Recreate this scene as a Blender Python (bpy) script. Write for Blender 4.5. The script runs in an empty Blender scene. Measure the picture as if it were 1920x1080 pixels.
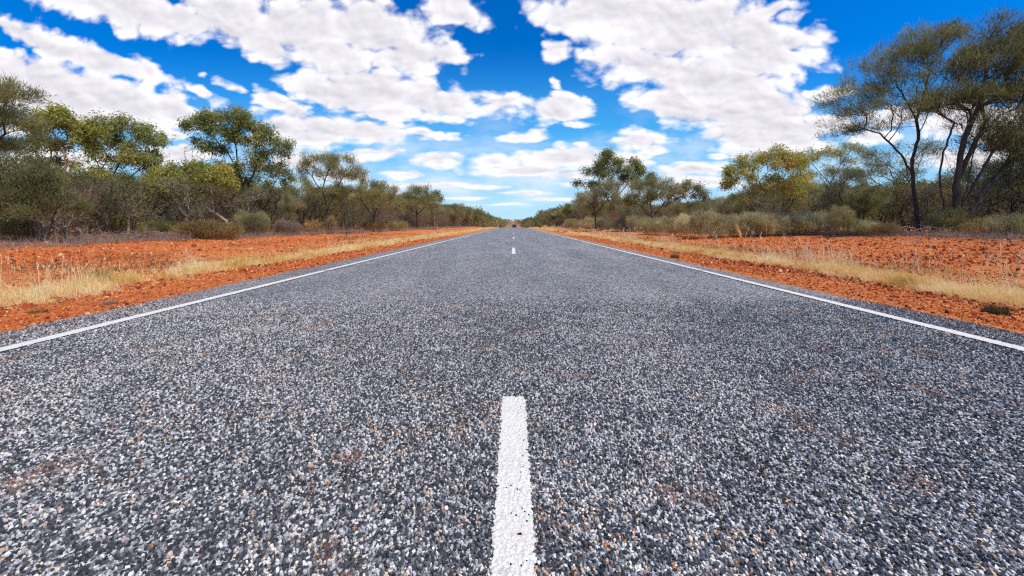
import bpy, math, random
import numpy as np
from mathutils import Vector

random.seed(7)
C = bpy.context.scene.collection
SC = bpy.context.scene

# ------------------------------------------------------------------ camera
EYE, F, VX, VY = 0.87, 700.0, 963.0, 421.0      # eye height (m), focal length and vanishing point of the road in photo pixels
cam = bpy.data.cameras.new('camera')
cam.sensor_width = 36.0
cam.lens = F / 1920.0 * 36.0
cam.shift_x = (960.0 - VX) / 1920.0
cam.shift_y = -(540.0 - VY) / 1920.0
cam.clip_start, cam.clip_end = 0.05, 6000
co = bpy.data.objects.new('camera', cam)
co.location = (0, 0, EYE)
co.rotation_euler = (math.radians(90), 0, 0)
C.objects.link(co)
SC.camera = co

# ------------------------------------------------------------------ view, sun
SC.view_settings.view_transform = 'Standard'
SC.view_settings.look = 'None'
SC.view_settings.exposure = 0.1
SC.view_settings.gamma = 1.0
SC.cycles.use_denoising = False
SC.cycles.pixel_filter_type = 'BLACKMAN_HARRIS'
SC.cycles.filter_width = 1.3
SC.cycles.max_bounces = 6
SC.cycles.diffuse_bounces = 3
SC.cycles.sample_clamp_indirect = 4.0
SUN_EL, SUN_AZ = math.radians(61), math.radians(121)     # azimuth from straight ahead towards the right
sl = bpy.data.lights.new('sun', 'SUN')
sl.energy, sl.angle, sl.color = 4.6, math.radians(0.53), (1.0, 0.92, 0.77)
so = bpy.data.objects.new('sun', sl)
sv = Vector((math.cos(SUN_EL) * math.sin(SUN_AZ), math.cos(SUN_EL) * math.cos(SUN_AZ), math.sin(SUN_EL)))
so.rotation_euler = (-sv).to_track_quat('-Z', 'Y').to_euler()
so.location = (30, 20, 60)
C.objects.link(so)

# ------------------------------------------------------------------ node helper
class NT:
    def __init__(s, tree): s.t = tree
    def n(s, typ, **kw):
        o = s.t.nodes.new(typ)
        for k, v in kw.items():
            if k.startswith('i_'):
                o.inputs[k[2:]].default_value = v
            else:
                setattr(o, k, v)
        return o
    def l(s, a, b): s.t.links.new(a, b)
    def put(s, sock, v):
        if isinstance(v, (int, float)): sock.default_value = v
        elif isinstance(v, tuple): sock.default_value = v
        else: s.l(v, sock)
    def m(s, op, a, b=None, c=None, clamp=False):
        o = s.t.nodes.new('ShaderNodeMath'); o.operation = op; o.use_clamp = clamp
        s.put(o.inputs[0], a)
        if b is not None: s.put(o.inputs[1], b)
        if c is not None: s.put(o.inputs[2], c)
        return o.outputs[0]
    def vm(s, op, a, b=None, scale=None):
        o = s.t.nodes.new('ShaderNodeVectorMath'); o.operation = op
        s.put(o.inputs[0], a)
        if b is not None: s.put(o.inputs[1], b)
        if scale is not None: s.put(o.inputs['Scale'], scale)
        return o.outputs['Value'] if op in ('LENGTH', 'DISTANCE', 'DOT_PRODUCT') else o.outputs[0]
    def mr(s, v, a, b, c=0.0, d=1.0, smooth=True):
        o = s.t.nodes.new('ShaderNodeMapRange')
        o.interpolation_type = 'SMOOTHSTEP' if smooth else 'LINEAR'
        s.put(o.inputs[0], v)
        for i, q in enumerate((a, b, c, d)): s.put(o.inputs[i + 1], q)
        return o.outputs[0]
    def xyz(s, x, y, z):
        o = s.t.nodes.new('ShaderNodeCombineXYZ')
        for i, q in enumerate((x, y, z)): s.put(o.inputs[i], q)
        return o.outputs[0]
    def mix(s, f, a, b, mode='MIX'):
        o = s.t.nodes.new('ShaderNodeMix'); o.data_type = 'RGBA'; o.blend_type = mode
        s.put(o.inputs[0], f); s.put(o.inputs[6], a); s.put(o.inputs[7], b)
        return o.outputs[2]
    def noise(s, vec, scale, detail=4.0, rough=0.55, dim='3D', dist=0.0):
        o = s.t.nodes.new('ShaderNodeTexNoise'); o.noise_dimensions = dim
        s.put(o.inputs['Vector'], vec)
        o.inputs['Scale'].default_value = scale
        o.inputs['Detail'].default_value = detail
        o.inputs['Roughness'].default_value = rough
        o.inputs['Distortion'].default_value = dist
        return o.outputs[0]
    def voro(s, vec, scale, feature='F1', rnd=1.0, dim='3D'):
        o = s.t.nodes.new('ShaderNodeTexVoronoi'); o.feature = feature; o.voronoi_dimensions = dim
        s.put(o.inputs['Vector'], vec)
        o.inputs['Scale'].default_value = scale
        o.inputs['Randomness'].default_value = rnd
        return o
    def ramp(s, f, stops, interp='LINEAR'):
        o = s.t.nodes.new('ShaderNodeValToRGB'); r = o.color_ramp; r.interpolation = interp
        while len(r.elements) < len(stops): r.elements.new(0.5)
        for e, (p, c) in zip(r.elements, stops):
            e.position = p; e.color = (c[0], c[1], c[2], 1)
        s.put(o.inputs[0], f)
        return o.outputs[0]

# ------------------------------------------------------------------ world: Nishita sky + a layer of fair-weather cumulus placed by direction
w = bpy.data.worlds.new('World')
SC.world = w
w.use_nodes = True
wt = w.node_tree
wt.nodes.clear()
W = NT(wt)
SKY_STRENGTH = 0.1
sky = W.n('ShaderNodeTexSky', sky_type='NISHITA', sun_disc=False, sun_elevation=SUN_EL, sun_rotation=SUN_AZ,
          altitude=0.0, air_density=1.0, dust_density=0.0, ozone_density=6.0)
gam = W.n('ShaderNodeGamma', i_Gamma=1.0)
W.l(sky.outputs[0], gam.inputs[0])
hsv = W.n('ShaderNodeHueSaturation', i_Hue=0.5, i_Saturation=1.45, i_Value=1.0)
W.l(gam.outputs[0], hsv.inputs['Color'])
skycol = W.vm('MULTIPLY', hsv.outputs[0], (0.74, 1.24, 1.56))
tc = W.n('ShaderNodeTexCoord')
sep = W.n('ShaderNodeSeparateXYZ')
W.l(tc.outputs['Generated'], sep.inputs[0])
yy = W.m('MAXIMUM', W.m('ABSOLUTE', sep.outputs[1]), 0.06)
A = W.m('DIVIDE', sep.outputs[0], yy)              # bearing (tangent)
E = W.m('DIVIDE', sep.outputs[2], yy)              # elevation (tangent)
Ec = W.m('ADD', W.m('MAXIMUM', E, 0.0), 0.13)
U = W.m('MULTIPLY', A, 2.5)
V = W.m('MULTIPLY', W.m('LOGARITHM', W.m('ADD', W.m('MAXIMUM', E, 0.0), 0.22), math.e), 2.5)
P0 = W.xyz(U, V, 0.0)
warp = W.n('ShaderNodeTexNoise', noise_dimensions='2D', i_Scale=1.7, i_Detail=3.0)
W.l(P0, warp.inputs['Vector'])
wv = W.vm('SUBTRACT', warp.outputs['Color'], (0.5, 0.5, 0.5))
AE = W.xyz(A, E, 0.0)
AEw = W.vm('ADD', AE, W.vm('MULTIPLY', W.vm('SCALE', wv, scale=W.m('MULTIPLY', Ec, 0.22)), (1.0, 0.55, 0.0)))
CLOUDS = [  # photo-pixel bearings: x, y, half width, half height, tilt (deg, + = down to the right)
    (200, 8, 150, 50, 14), (300, 30, 150, 42, 8), (430, 22, 130, 58, 12), (560, 50, 130, 64, 14), (500, 85, 70, 30, 24), (690, 60, 130, 62, 0),
    (850, 12, 66, 42, 25), (770, 105, 110, 40, 5), (610, 105, 100, 38, 10),
    (140, 98, 210, 30, 17), (270, 135, 70, 24, 20), (40, 62, 90, 24, 18),
    (60, 150, 150, 50, 10), (220, 186, 160, 44, 13), (110, 190, 160, 40, 12), (320, 200, 55, 34, 20),
    (388, 178, 38, 11, 32), (396, 149, 10, 6, 10), (438, 166, 26, 12, 28), (500, 190, 50, 20, 24), (552, 212, 52, 22, 14), (600, 165, 80, 36, 14),
    (690, 170, 150, 46, 5), (800, 192, 120, 32, 5), (740, 205, 150, 24, 4),
    (640, 240, 160, 28, 4), (790, 250, 75, 18, 5), (580, 258, 130, 20, 2), (530, 240, 60, 22, 10),
    (930, 193, 44, 22, 0), (1045, 203, 90, 28, -3), (1077, 230, 42, 10, 0), (980, 257, 46, 13, -5), (955, 258, 24, 8, 0),
    (1150, 30, 160, 75, 8), (1060, 30, 60, 40, 30), (1290, 50, 200, 80, 0), (1400, 60, 120, 60, 10), (1430, 110, 120, 50, -5), (1210, 120, 150, 44, 14),
    (1340, 160, 180, 48, 5), (1400, 205, 150, 46, 2), (1440, 252, 135, 40, 0), (1270, 195, 90, 40, 18), (1500, 70, 50, 30, 0), (1050, 148, 12, 12, 0),
    (1545, 172, 65, 16, -14), (1560, 228, 60, 24, -4), (1510, 270, 90, 24, 0), (1040, 95, 26, 26, 20), (1450, 12, 60, 14, -10), (1480, 24, 30, 14, 0),
    (1192, 262, 74, 22, -3), (1220, 278, 40, 12, 0), (1085, 272, 20, 6, 0),
    (1060, 296, 120, 22, 0), (1170, 300, 60, 18, 5), (930, 302, 60, 16, 0), (980, 318, 130, 14, 0), (1060, 330, 70, 10, 0),
    (820, 304, 58, 16, 0), (705, 292, 66, 12, 0), (765, 328, 58, 9, 0), (800, 348, 110, 7, 0), (905, 350, 54, 7, 0), (1090, 346, 60, 6, 0), (985, 362, 60, 5, 0), (870, 372, 50, 4, 0), (1040, 374, 50, 4, 0), (950, 384, 60, 3, 0), (680, 360, 70, 6, 0), (1250, 366, 60, 6, 0),
    (1300, 318, 84, 17, -4), (1310, 342, 90, 10, 0), (1345, 290, 26, 9, 0), (1385, 290, 14, 8, 0), (1340, 345, 60, 12, 0),
    (320, 251, 40, 17, 0), (330, 292, 70, 22, 0), (560, 302, 50, 22, 0), (640, 330, 60, 14, 0), (100, 300, 130, 26, 0),
    (1690, 222, 110, 20, -4), (1830, 225, 130, 44, 0), (1640, 260, 60, 14, 0), (1830, 300, 140, 24, 0), (40, 240, 60, 16, 0),
]
D = None
TILTS = (-16, -4, 0, 5, 10, 14, 19, 27)
for tl in TILTS:
    block = [c for c in CLOUDS if min(TILTS, key=lambda q: abs(q - c[4])) == tl]
    src = AEw if D is None else W.vm('ADD', AEw, W.vm('SCALE', (0.0, 0.0, 1.0), scale=W.m('MULTIPLY', D, 1e-6)))
    ca, sa = math.cos(math.radians(tl)), math.sin(math.radians(tl))
    rot = W.n('ShaderNodeMapping', vector_type='POINT')
    W.l(src, rot.inputs[0]); rot.inputs[2].default_value = (0, 0, math.radians(tl))
    for (cx, cy, rx, ry, _) in block:
        px_, py_ = (cx - VX) / F, (VY - cy) / F
        qx, qy = px_ * ca - py_ * sa, px_ * sa + py_ * ca
        ix, iy = F / (rx * 1.14), F / (ry * 1.18)
        ma = W.n('ShaderNodeVectorMath', operation='MULTIPLY_ADD')
        W.l(rot.outputs[0], ma.inputs[0]); ma.inputs[1].default_value = (ix, iy, 0); ma.inputs[2].default_value = (-qx * ix, -qy * iy, 0)
        kk = min(1.0, 0.42 + ry / 70.0)
        d = W.m('MULTIPLY_ADD', W.vm('LENGTH', ma.outputs[0]), -kk, kk)
        D = d if D is None else W.m('SMOOTH_MAX', D, d, 0.05)
n1 = W.noise(P0, 4.2, 6.0, 0.50, '2D')
P1 = W.vm('ADD', P0, (0.035, 0.05, 0.0))
n2 = W.noise(P1, 4.2, 5.0, 0.58, '2D')
vA = W.n('ShaderNodeTexVoronoi', voronoi_dimensions='2D', feature='F1', i_Scale=6.5, i_Detail=1.5, i_Roughness=0.45)
W.l(W.vm('ADD', P0, W.vm('SCALE', wv, scale=0.25)), vA.inputs['Vector'])
vB = W.n('ShaderNodeTexVoronoi', voronoi_dimensions='2D', feature='F1', i_Scale=6.5, i_Detail=1.0, i_Roughness=0.45)
W.l(W.vm('ADD', W.vm('ADD', P0, W.vm('SCALE', wv, scale=0.25)), (0.015, 0.05, 0.0)), vB.inputs['Vector'])
n3 = W.noise(P0, 2.0, 4.0, 0.5, '2D')
amp = W.mr(E, 0.06, 0.32, 0.38, 1.0)
dens = W.m('MULTIPLY_ADD', amp, W.m('ADD', W.m('MULTIPLY', W.m('SUBTRACT', n1, 0.51), 1.05), W.m('MULTIPLY', W.m('SUBTRACT', 0.50, vA.outputs['Distance']), 0.42)), D)
alpha = W.mr(dens, -0.09, 0.34)
veil = W.m('MULTIPLY', W.mr(D, -1.1, 0.05), W.m('MULTIPLY', W.mr(n3, 0.36, 0.68, 0.0, 0.5), W.mr(E, 0.38, 0.12)))
alpha = W.m('MAXIMUM', alpha, veil)
alpha = W.m('MULTIPLY', alpha, W.mr(E, -0.02, 0.09, 0.35, 1.0))
thick = W.mr(W.m('ADD', D, W.m('MULTIPLY', W.m('SUBTRACT', n3, 0.5), 0.8)), 0.08, 0.72)
relief = W.m('ADD', W.m('MULTIPLY', W.m('SUBTRACT', n1, n2), 0.26), W.m('MULTIPLY', W.m('SUBTRACT', vB.outputs['Distance'], vA.outputs['Distance']), 0.12))
lum = W.m('ADD', W.m('SUBTRACT', 1.0, W.m('MULTIPLY', thick, 0.23)), relief, clamp=False)
lum = W.m('MINIMUM', W.m('MAXIMUM', lum, 0.60), 1.04)
ccol = W.ramp(lum, [(0.0, (0.50, 0.50, 0.58)), (0.62, (0.60, 0.585, 0.66)), (0.82, (0.84, 0.82, 0.87)), (0.93, (0.96, 0.95, 0.975)), (1.0, (1.0, 0.99, 1.0))])
CLOUD_GAIN = 10.0
ccol = W.vm('SCALE', ccol, scale=CLOUD_GAIN)
skycol = W.mix(W.mr(E, 0.50, 0.10), skycol, (0.9, 4.8, 9.0, 1))
skycol = W.mix(W.mr(E, 0.27, 0.0), skycol, (4.8, 7.6, 9.5, 1))
final = W.mix(alpha, skycol, ccol)
bg = W.n('ShaderNodeBackground', i_Strength=SKY_STRENGTH)
W.l(final, bg.inputs[0])
wo = W.n('ShaderNodeOutputWorld')
W.l(bg.outputs[0], wo.inputs[0])

# ------------------------------------------------------------------ mesh helpers
RNG = np.random.default_rng(11)

def mesh_np(name, verts, polys, attrs=None, smooth=False):
    """polys: list of (n,k) integer arrays; attrs: {name: per-vertex floats}"""
    me = bpy.data.meshes.new(name)
    verts = np.asarray(verts, np.float32)
    me.vertices.add(len(verts))
    me.vertices.foreach_set('co', verts.ravel())
    loops = np.concatenate([np.asarray(p).ravel() for p in polys]).astype(np.int32)
    cnt = np.concatenate([np.full(len(p), np.asarray(p).shape[1], np.int32) for p in polys])
    me.loops.add(len(loops))
    me.loops.foreach_set('vertex_index', loops)
    me.polygons.add(len(cnt))
    st = np.zeros(len(cnt), np.int32)
    st[1:] = np.cumsum(cnt)[:-1]
    me.polygons.foreach_set('loop_start', st)
    me.polygons.foreach_set('loop_total', cnt)
    me.polygons.foreach_set('use_smooth', np.full(len(cnt), smooth, bool))
    for k, v in (attrs or {}).items():
        a = me.attributes.new(k, 'FLOAT', 'POINT')
        a.data.foreach_set('value', np.asarray(v, np.float32))
    me.update(calc_edges=True)
    me.validate()
    return me

def link(name, me, mat, parent=None, loc=None):
    o = bpy.data.objects.new(name, me)
    C.objects.link(o)
    if mat is not None:
        me.materials.clear(); me.materials.append(mat)
    if parent is not None: o.parent = parent
    if loc is not None: o.location = loc
    return o

def tag(o, label=None, cat=None, group=None, kind=None):
    if label: o['label'] = label
    if cat: o['category'] = cat
    if group: o['group'] = group
    if kind: o['kind'] = kind
    return o

def empty(name, loc, label, cat, group=None, rz=0.0, s=1.0):
    o = bpy.data.objects.new(name, None)
    C.objects.link(o)
    o.location = loc; o.rotation_euler = (0, 0, rz); o.scale = (s, s, s)
    o.empty_display_size = 0.2
    return tag(o, label, cat, group)

def copy_tree(src, loc, rz, s, label, group=None):
    r = src.copy(); C.objects.link(r)
    r.location = loc; r.rotation_euler = (0, 0, rz); r.scale = s if isinstance(s, tuple) else (s, s, s)
    r['label'] = label
    if group: r['group'] = group
    elif 'group' in r: del r['group']
    for ch in src.children:
        c = ch.copy(); C.objects.link(c); c.parent = r
    return r

def vnoise(x, y, seed=0):
    xi, yi = np.floor(x).astype(np.int64), np.floor(y).astype(np.int64)
    fx, fy = x - xi, y - yi
    fx, fy = fx * fx * (3 - 2 * fx), fy * fy * (3 - 2 * fy)
    def h(a, b):
        v = (a * 374761393 + b * 668265263 + seed * 1442695041) & 0x7fffffff
        v = ((v ^ (v >> 13)) * 1274126177) & 0x7fffffff
        return ((v ^ (v >> 16)) & 0xffff) / 65535.0
    return (h(xi, yi) * (1 - fx) + h(xi + 1, yi) * fx) * (1 - fy) + (h(xi, yi + 1) * (1 - fx) + h(xi + 1, yi + 1) * fx) * fy

def fbm(x, y, seed=0, octv=4):
    r, a, t = 0.0, 0.5, 0.0
    for k in range(octv):
        r = r + a * vnoise(x * 2 ** k, y * 2 ** k, seed + k); t += a; a *= 0.5
    return r / t

def sstep(t):
    t = np.clip(t, 0, 1)
    return t * t * (3 - 2 * t)

# ------------------------------------------------------------------ terrain
SEAL = 4.12
def along(y):      # the road runs level, dips past a crest, then the country climbs to a low red rise
    y = np.asarray(y, float)
    return -2.7 * sstep((y - 85) / 215.0) + 10.6 * sstep((y - 330) / 330.0)

def ground_z(x, y):
    x = np.asarray(x, float); y = np.asarray(y, float)
    a = np.abs(x)
    z = np.interp(a, [0, 3.9, 4.2, 5.0, 6.5, 8.5, 12, 16, 24, 60], [-0.05, -0.05, -0.018, -0.045, -0.02, 0.06, 0.2, 0.33, 0.38, 0.4])
    f = sstep((a - 4.6) / 2.0)
    z = z + f * (fbm(x * 0.9, y * 0.9, 3) - 0.5) * 0.11 + f * (fbm(x * 4.0, y * 4.0, 5, 2) - 0.5) * 0.032 * (y < 45) + f * (fbm(x * 0.17, y * 0.17, 8, 2) - 0.5) * 0.16
    return z + along(y)

def G(x, y): return float(ground_z(np.array([x]), np.array([y]))[0])

def at(px, py, Y): return np.array([(px - VX) / F * Y, Y, EYE + (VY - py) / F * Y])

# ------------------------------------------------------------------ materials
def new_mat(name):
    m = bpy.data.materials.new(name); m.use_nodes = True
    m.node_tree.nodes.clear()
    return m, NT(m.node_tree)

def finish(N, col, rough=0.9, bump=None, strength=0.5, dist=0.01, spec=0.2):
    b = N.n('ShaderNodeBsdfPrincipled')
    N.put(b.inputs['Base Color'], col)
    N.put(b.inputs['Roughness'], rough)
    b.inputs['Specular IOR Level'].default_value = spec
    if bump is not None:
        bp = N.n('ShaderNodeBump'); bp.inputs['Strength'].default_value = strength; bp.inputs['Distance'].default_value = dist
        N.l(bump, bp.inputs['Height']); N.l(bp.outputs[0], b.inputs['Normal'])
    o = N.n('ShaderNodeOutputMaterial'); N.l(b.outputs[0], o.inputs[0])
    return b

STONES = [(0.0, (0.028, 0.032, 0.038)), (0.28, (0.062, 0.068, 0.078)), (0.48, (0.152, 0.156, 0.168)), (0.64, (0.31, 0.314, 0.328)),
          (0.80, (0.54, 0.54, 0.545)), (0.93, (0.78, 0.77, 0.755)), (0.955, (0.66, 0.50, 0.35)), (0.985, (0.50, 0.25, 0.12)), (1.0, (0.40, 0.16, 0.07))]

def dust_mix(N, col, pos):      # patches of blown red soil lying on the seal
    d = N.mr(N.noise(pos, 2.6, 5.0, 0.62), 0.56, 0.70)
    d = N.m('MULTIPLY', d, N.mr(N.noise(pos, 60.0, 2.0), 0.42, 0.62))
    spx = N.n('ShaderNodeSeparateXYZ'); N.l(pos, spx.inputs[0])
    ed = N.m('MULTIPLY', N.mr(N.m('ABSOLUTE', spx.outputs[0]), 3.62, 4.2), N.mr(N.noise(pos, 7.0, 4.0, 0.65), 0.38, 0.62))
    d = N.m('MAXIMUM', d, N.m('MULTIPLY', ed, N.mr(N.noise(pos, 45.0, 2.0), 0.35, 0.6)))
    return N.mix(N.m('MULTIPLY', d, 0.6), col, (0.34, 0.15, 0.07, 1))

m_road, N = new_mat('chip_seal')
geo = N.n('ShaderNodeNewGeometry'); pos = geo.outputs['Position']
wp = N.vm('ADD', pos, N.vm('SCALE', N.n('ShaderNodeTexNoise', i_Scale=70.0).outputs['Color'], scale=0.004))
v1 = N.voro(wp, 88.0, 'F1', dim='2D')
v1e = N.voro(wp, 88.0, 'DISTANCE_TO_EDGE', dim='2D')
sx = N.n('ShaderNodeSeparateColor'); N.l(v1.outputs['Color'], sx.inputs[0])
v2 = N.voro(wp, 30.0, 'F1', dim='2D'); s2 = N.n('ShaderNodeSeparateColor'); N.l(v2.outputs['Color'], s2.inputs[0])
v3 = N.voro(N.vm('MULTIPLY', wp, (1.0, 0.6, 1.0)), 11.0, 'F1', dim='2D'); s3 = N.n('ShaderNodeSeparateColor'); N.l(v3.outputs['Color'], s3.inputs[0])
sp = N.n('ShaderNodeSeparateXYZ'); N.l(pos, sp.inputs[0])
rv = sx.outputs[0]
k2 = N.mr(sp.outputs[1], 3.0, 9.0, 0.0, 0.42, False)          # chips lie in coarser drifts: clumping read at range
k3 = N.mr(sp.outputs[1], 8.0, 25.0, 0.0, 0.30, False)
rv = N.m('ADD', N.m('MULTIPLY', rv, N.m('SUBTRACT', 1.0, k2)), N.m('MULTIPLY', s2.outputs[0], k2))
rv = N.m('ADD', N.m('MULTIPLY', rv, N.m('SUBTRACT', 1.0, k3)), N.m('MULTIPLY', s3.outputs[0], k3))
rv = N.m('ADD', rv, N.m('MULTIPLY', N.m('SUBTRACT', N.noise(N.vm('MULTIPLY', pos, (1.0, 0.25, 1.0)), 1.3, 5.0), 0.52), 0.36))
rv = N.m('MINIMUM', N.m('MAXIMUM', rv, 0.0), 0.95)
col = N.ramp(rv, STONES)
gap = N.mr(v1e.outputs['Distance'], 0.02, 0.16)
gap = N.m('MAXIMUM', gap, N.mr(sp.outputs[1], 4.5, 12.0, 0.0, 0.6, False))
col = N.mix(gap, (0.018, 0.018, 0.021, 1), col)
col = dust_mix(N, col, pos)
finish(N, col, 0.75, v1e.outputs['Distance'], 0.9, 0.006, 0.35)

m_chip, N = new_mat('stone_chip')
at_ = N.n('ShaderNodeAttribute', attribute_name='tint'); geo = N.n('ShaderNodeNewGeometry')
rv = N.m('ADD', at_.outputs['Fac'], N.m('MULTIPLY', N.m('SUBTRACT', N.noise(geo.outputs['Position'], 420.0, 2.0), 0.5), 0.16))
col = N.ramp(rv, STONES)
col = dust_mix(N, col, geo.outputs['Position'])
finish(N, col, 0.62, spec=0.4)

m_paint, N = new_mat('road_paint')
geo = N.n('ShaderNodeNewGeometry')
a = N.noise(geo.outputs['Position'], 150.0, 3.0); b_ = N.noise(geo.outputs['Position'], 9.0, 4.0)
col = N.mix(N.mr(a, 0.40, 0.60), (0.52, 0.50, 0.465, 1), (0.71, 0.695, 0.65, 1))
col = N.mix(N.mr(b_, 0.48, 0.72, 0.0, 0.55), col, (0.55, 0.50, 0.44, 1))
col = N.mix(N.mr(N.noise(geo.outputs['Position'], 34.0, 4.0, 0.65), 0.56, 0.70, 0.0, 0.45), col, (0.36, 0.34, 0.32, 1))
finish(N, col, 0.7, a, 0.5, 0.004)

m_soil, N = new_mat('red_soil')
geo = N.n('ShaderNodeNewGeometry'); pos = geo.outputs['Position']
sp = N.n('ShaderNodeSeparateXYZ'); N.l(pos, sp.inputs[0])
nA = N.noise(pos, 0.55, 5.0, 0.6); nB = N.noise(pos, 9.0, 6.0, 0.7); nC = N.noise(pos, 38.0, 4.0, 0.6)
col = N.ramp(nB, [(0.27, (0.20, 0.044, 0.016)), (0.42, (0.50, 0.128, 0.032)), (0.55, (0.64, 0.200, 0.055)), (0.70, (0.78, 0.39, 0.17))])
col = N.mix(N.mr(nA, 0.40, 0.62, 0.0, 0.75), col, (0.62, 0.178, 0.045, 1))
scuf = N.m('MULTIPLY', N.mr(N.noise(pos, 0.9, 5.0, 0.65), 0.52, 0.66), N.mr(N.m('ABSOLUTE', sp.outputs[0]), 5.5, 8.0))
col = N.mix(N.m('MULTIPLY', scuf, 0.5), col, (0.34, 0.115, 0.055, 1))
vs = N.voro(pos, 26.0); ss = N.n('ShaderNodeSeparateColor'); N.l(vs.outputs['Color'], ss.inputs[0])
peb = N.m('MULTIPLY', N.mr(ss.outputs[1], 0.62, 0.72), N.mr(vs.outputs['Distance'], 0.5, 0.25))
col = N.mix(N.m('MULTIPLY', peb, 0.8), col, N.ramp(ss.outputs[0], [(0.0, (0.17, 0.05, 0.03)), (0.5, (0.46, 0.17, 0.07)), (1.0, (0.66, 0.40, 0.22))]))
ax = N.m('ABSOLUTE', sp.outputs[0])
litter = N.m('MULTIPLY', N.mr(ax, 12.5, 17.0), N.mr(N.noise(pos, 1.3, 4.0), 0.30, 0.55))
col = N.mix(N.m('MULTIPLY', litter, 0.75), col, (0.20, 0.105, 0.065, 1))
ver = N.m('MULTIPLY', N.m('MULTIPLY', N.mr(ax, 5.0, 5.5), N.mr(ax, 9.5, 6.5)), N.mr(N.noise(pos, 3.0, 4.0), 0.35, 0.6))
col = N.mix(N.m('MULTIPLY', ver, 0.55), col, (0.58, 0.34, 0.13, 1))
far = N.m('MULTIPLY', N.mr(sp.outputs[1], 300.0, 420.0), N.mr(N.noise(pos, 0.05, 4.0), 0.3, 0.6, 0.55, 0.95))
col = N.mix(far, col, (0.30, 0.165, 0.095, 1))
hgt = N.m('ADD', N.m('MULTIPLY', nB, 0.6), N.m('ADD', N.m('MULTIPLY', nC, 0.3), N.m('MULTIPLY', peb, 0.25)))
finish(N, col, 0.95, hgt, 1.0, 0.09, 0.1)

m_pebble, N = new_mat('red_stone')
at_ = N.n('ShaderNodeAttribute', attribute_name='tint'); geo = N.n('ShaderNodeNewGeometry')
rv = N.m('ADD', at_.outputs['Fac'], N.m('MULTIPLY', N.m('SUBTRACT', N.noise(geo.outputs['Position'], 60.0, 3.0), 0.5), 0.3))
col = N.ramp(rv, [(0.0, (0.13, 0.035, 0.018)), (0.35, (0.34, 0.075, 0.024)), (0.7, (0.52, 0.14, 0.035)), (0.9, (0.62, 0.26, 0.10)), (1.0, (0.72, 0.47, 0.28))])
finish(N, col, 0.9, spec=0.15)

def blade_mat(name, stops, trans=0.35):
    m, N = new_mat(name)
    a = N.n('ShaderNodeAttribute', attribute_name='tint')
    oi = N.n('ShaderNodeObjectInfo')
    f = N.m('ADD', a.outputs['Fac'], N.m('MULTIPLY', N.m('SUBTRACT', oi.outputs['Random'], 0.5), 0.22))
    col = N.ramp(f, stops)
    d = N.n('ShaderNodeBsdfPrincipled'); d.inputs['Roughness'].default_value = 0.6; d.inputs['Specular IOR Level'].default_value = 0.25
    N.l(col, d.inputs['Base Color'])
    t = N.n('ShaderNodeBsdfTranslucent'); N.l(col, t.inputs[0])
    mx = N.n('ShaderNodeMixShader'); mx.inputs[0].default_value = trans
    N.l(d.outputs[0], mx.inputs[1]); N.l(t.outputs[0], mx.inputs[2])
    o = N.n('ShaderNodeOutputMaterial'); N.l(mx.outputs[0], o.inputs[0])
    return m

m_straw = blade_mat('dry_grass_blade', [(0.0, (0.44, 0.28, 0.07)), (0.25, (0.80, 0.50, 0.13)), (0.6, (0.93, 0.71, 0.31)), (1.0, (0.97, 0.86, 0.56))])
m_gold = blade_mat('tall_grass_stalk', [(0.0, (0.60, 0.36, 0.13)), (0.5, (0.84, 0.58, 0.28)), (1.0, (0.95, 0.80, 0.54))])
m_greytuft = blade_mat('dead_ground_scrub', [(0.0, (0.16, 0.11, 0.09)), (0.5, (0.34, 0.25, 0.19)), (1.0, (0.55, 0.45, 0.36))])
m_darktuft = blade_mat('olive_tuft', [(0.0, (0.07, 0.055, 0.02)), (0.5, (0.16, 0.13, 0.045)), (1.0, (0.36, 0.29, 0.12))])
m_mulga = blade_mat('mulga_leaf', [(0.0, (0.105, 0.106, 0.046)), (0.35, (0.214, 0.213, 0.086)), (0.7, (0.365, 0.349, 0.134)), (1.0, (0.522, 0.468, 0.204))], 0.45)
m_gum = blade_mat('gum_leaf', [(0.0, (0.109, 0.136, 0.054)), (0.4, (0.258, 0.289, 0.091)), (0.75, (0.448, 0.431, 0.125)), (1.0, (0.678, 0.523, 0.182))], 0.45)
m_ygum = blade_mat('yellow_gum_leaf', [(0.0, (0.151, 0.163, 0.036)), (0.4, (0.364, 0.371, 0.079)), (0.75, (0.581, 0.519, 0.116)), (1.0, (0.731, 0.439, 0.140))], 0.45)
m_grey = blade_mat('grey_leaf', [(0.0, (0.182, 0.179, 0.096)), (0.4, (0.395, 0.372, 0.191)), (0.8, (0.666, 0.578, 0.299)), (1.0, (0.900, 0.771, 0.406))], 0.45)
m_rust = blade_mat('rusty_shrub_leaf', [(0.0, (0.142, 0.102, 0.045)), (0.5, (0.385, 0.270, 0.102)), (1.0, (0.694, 0.462, 0.180))], 0.45)

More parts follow.
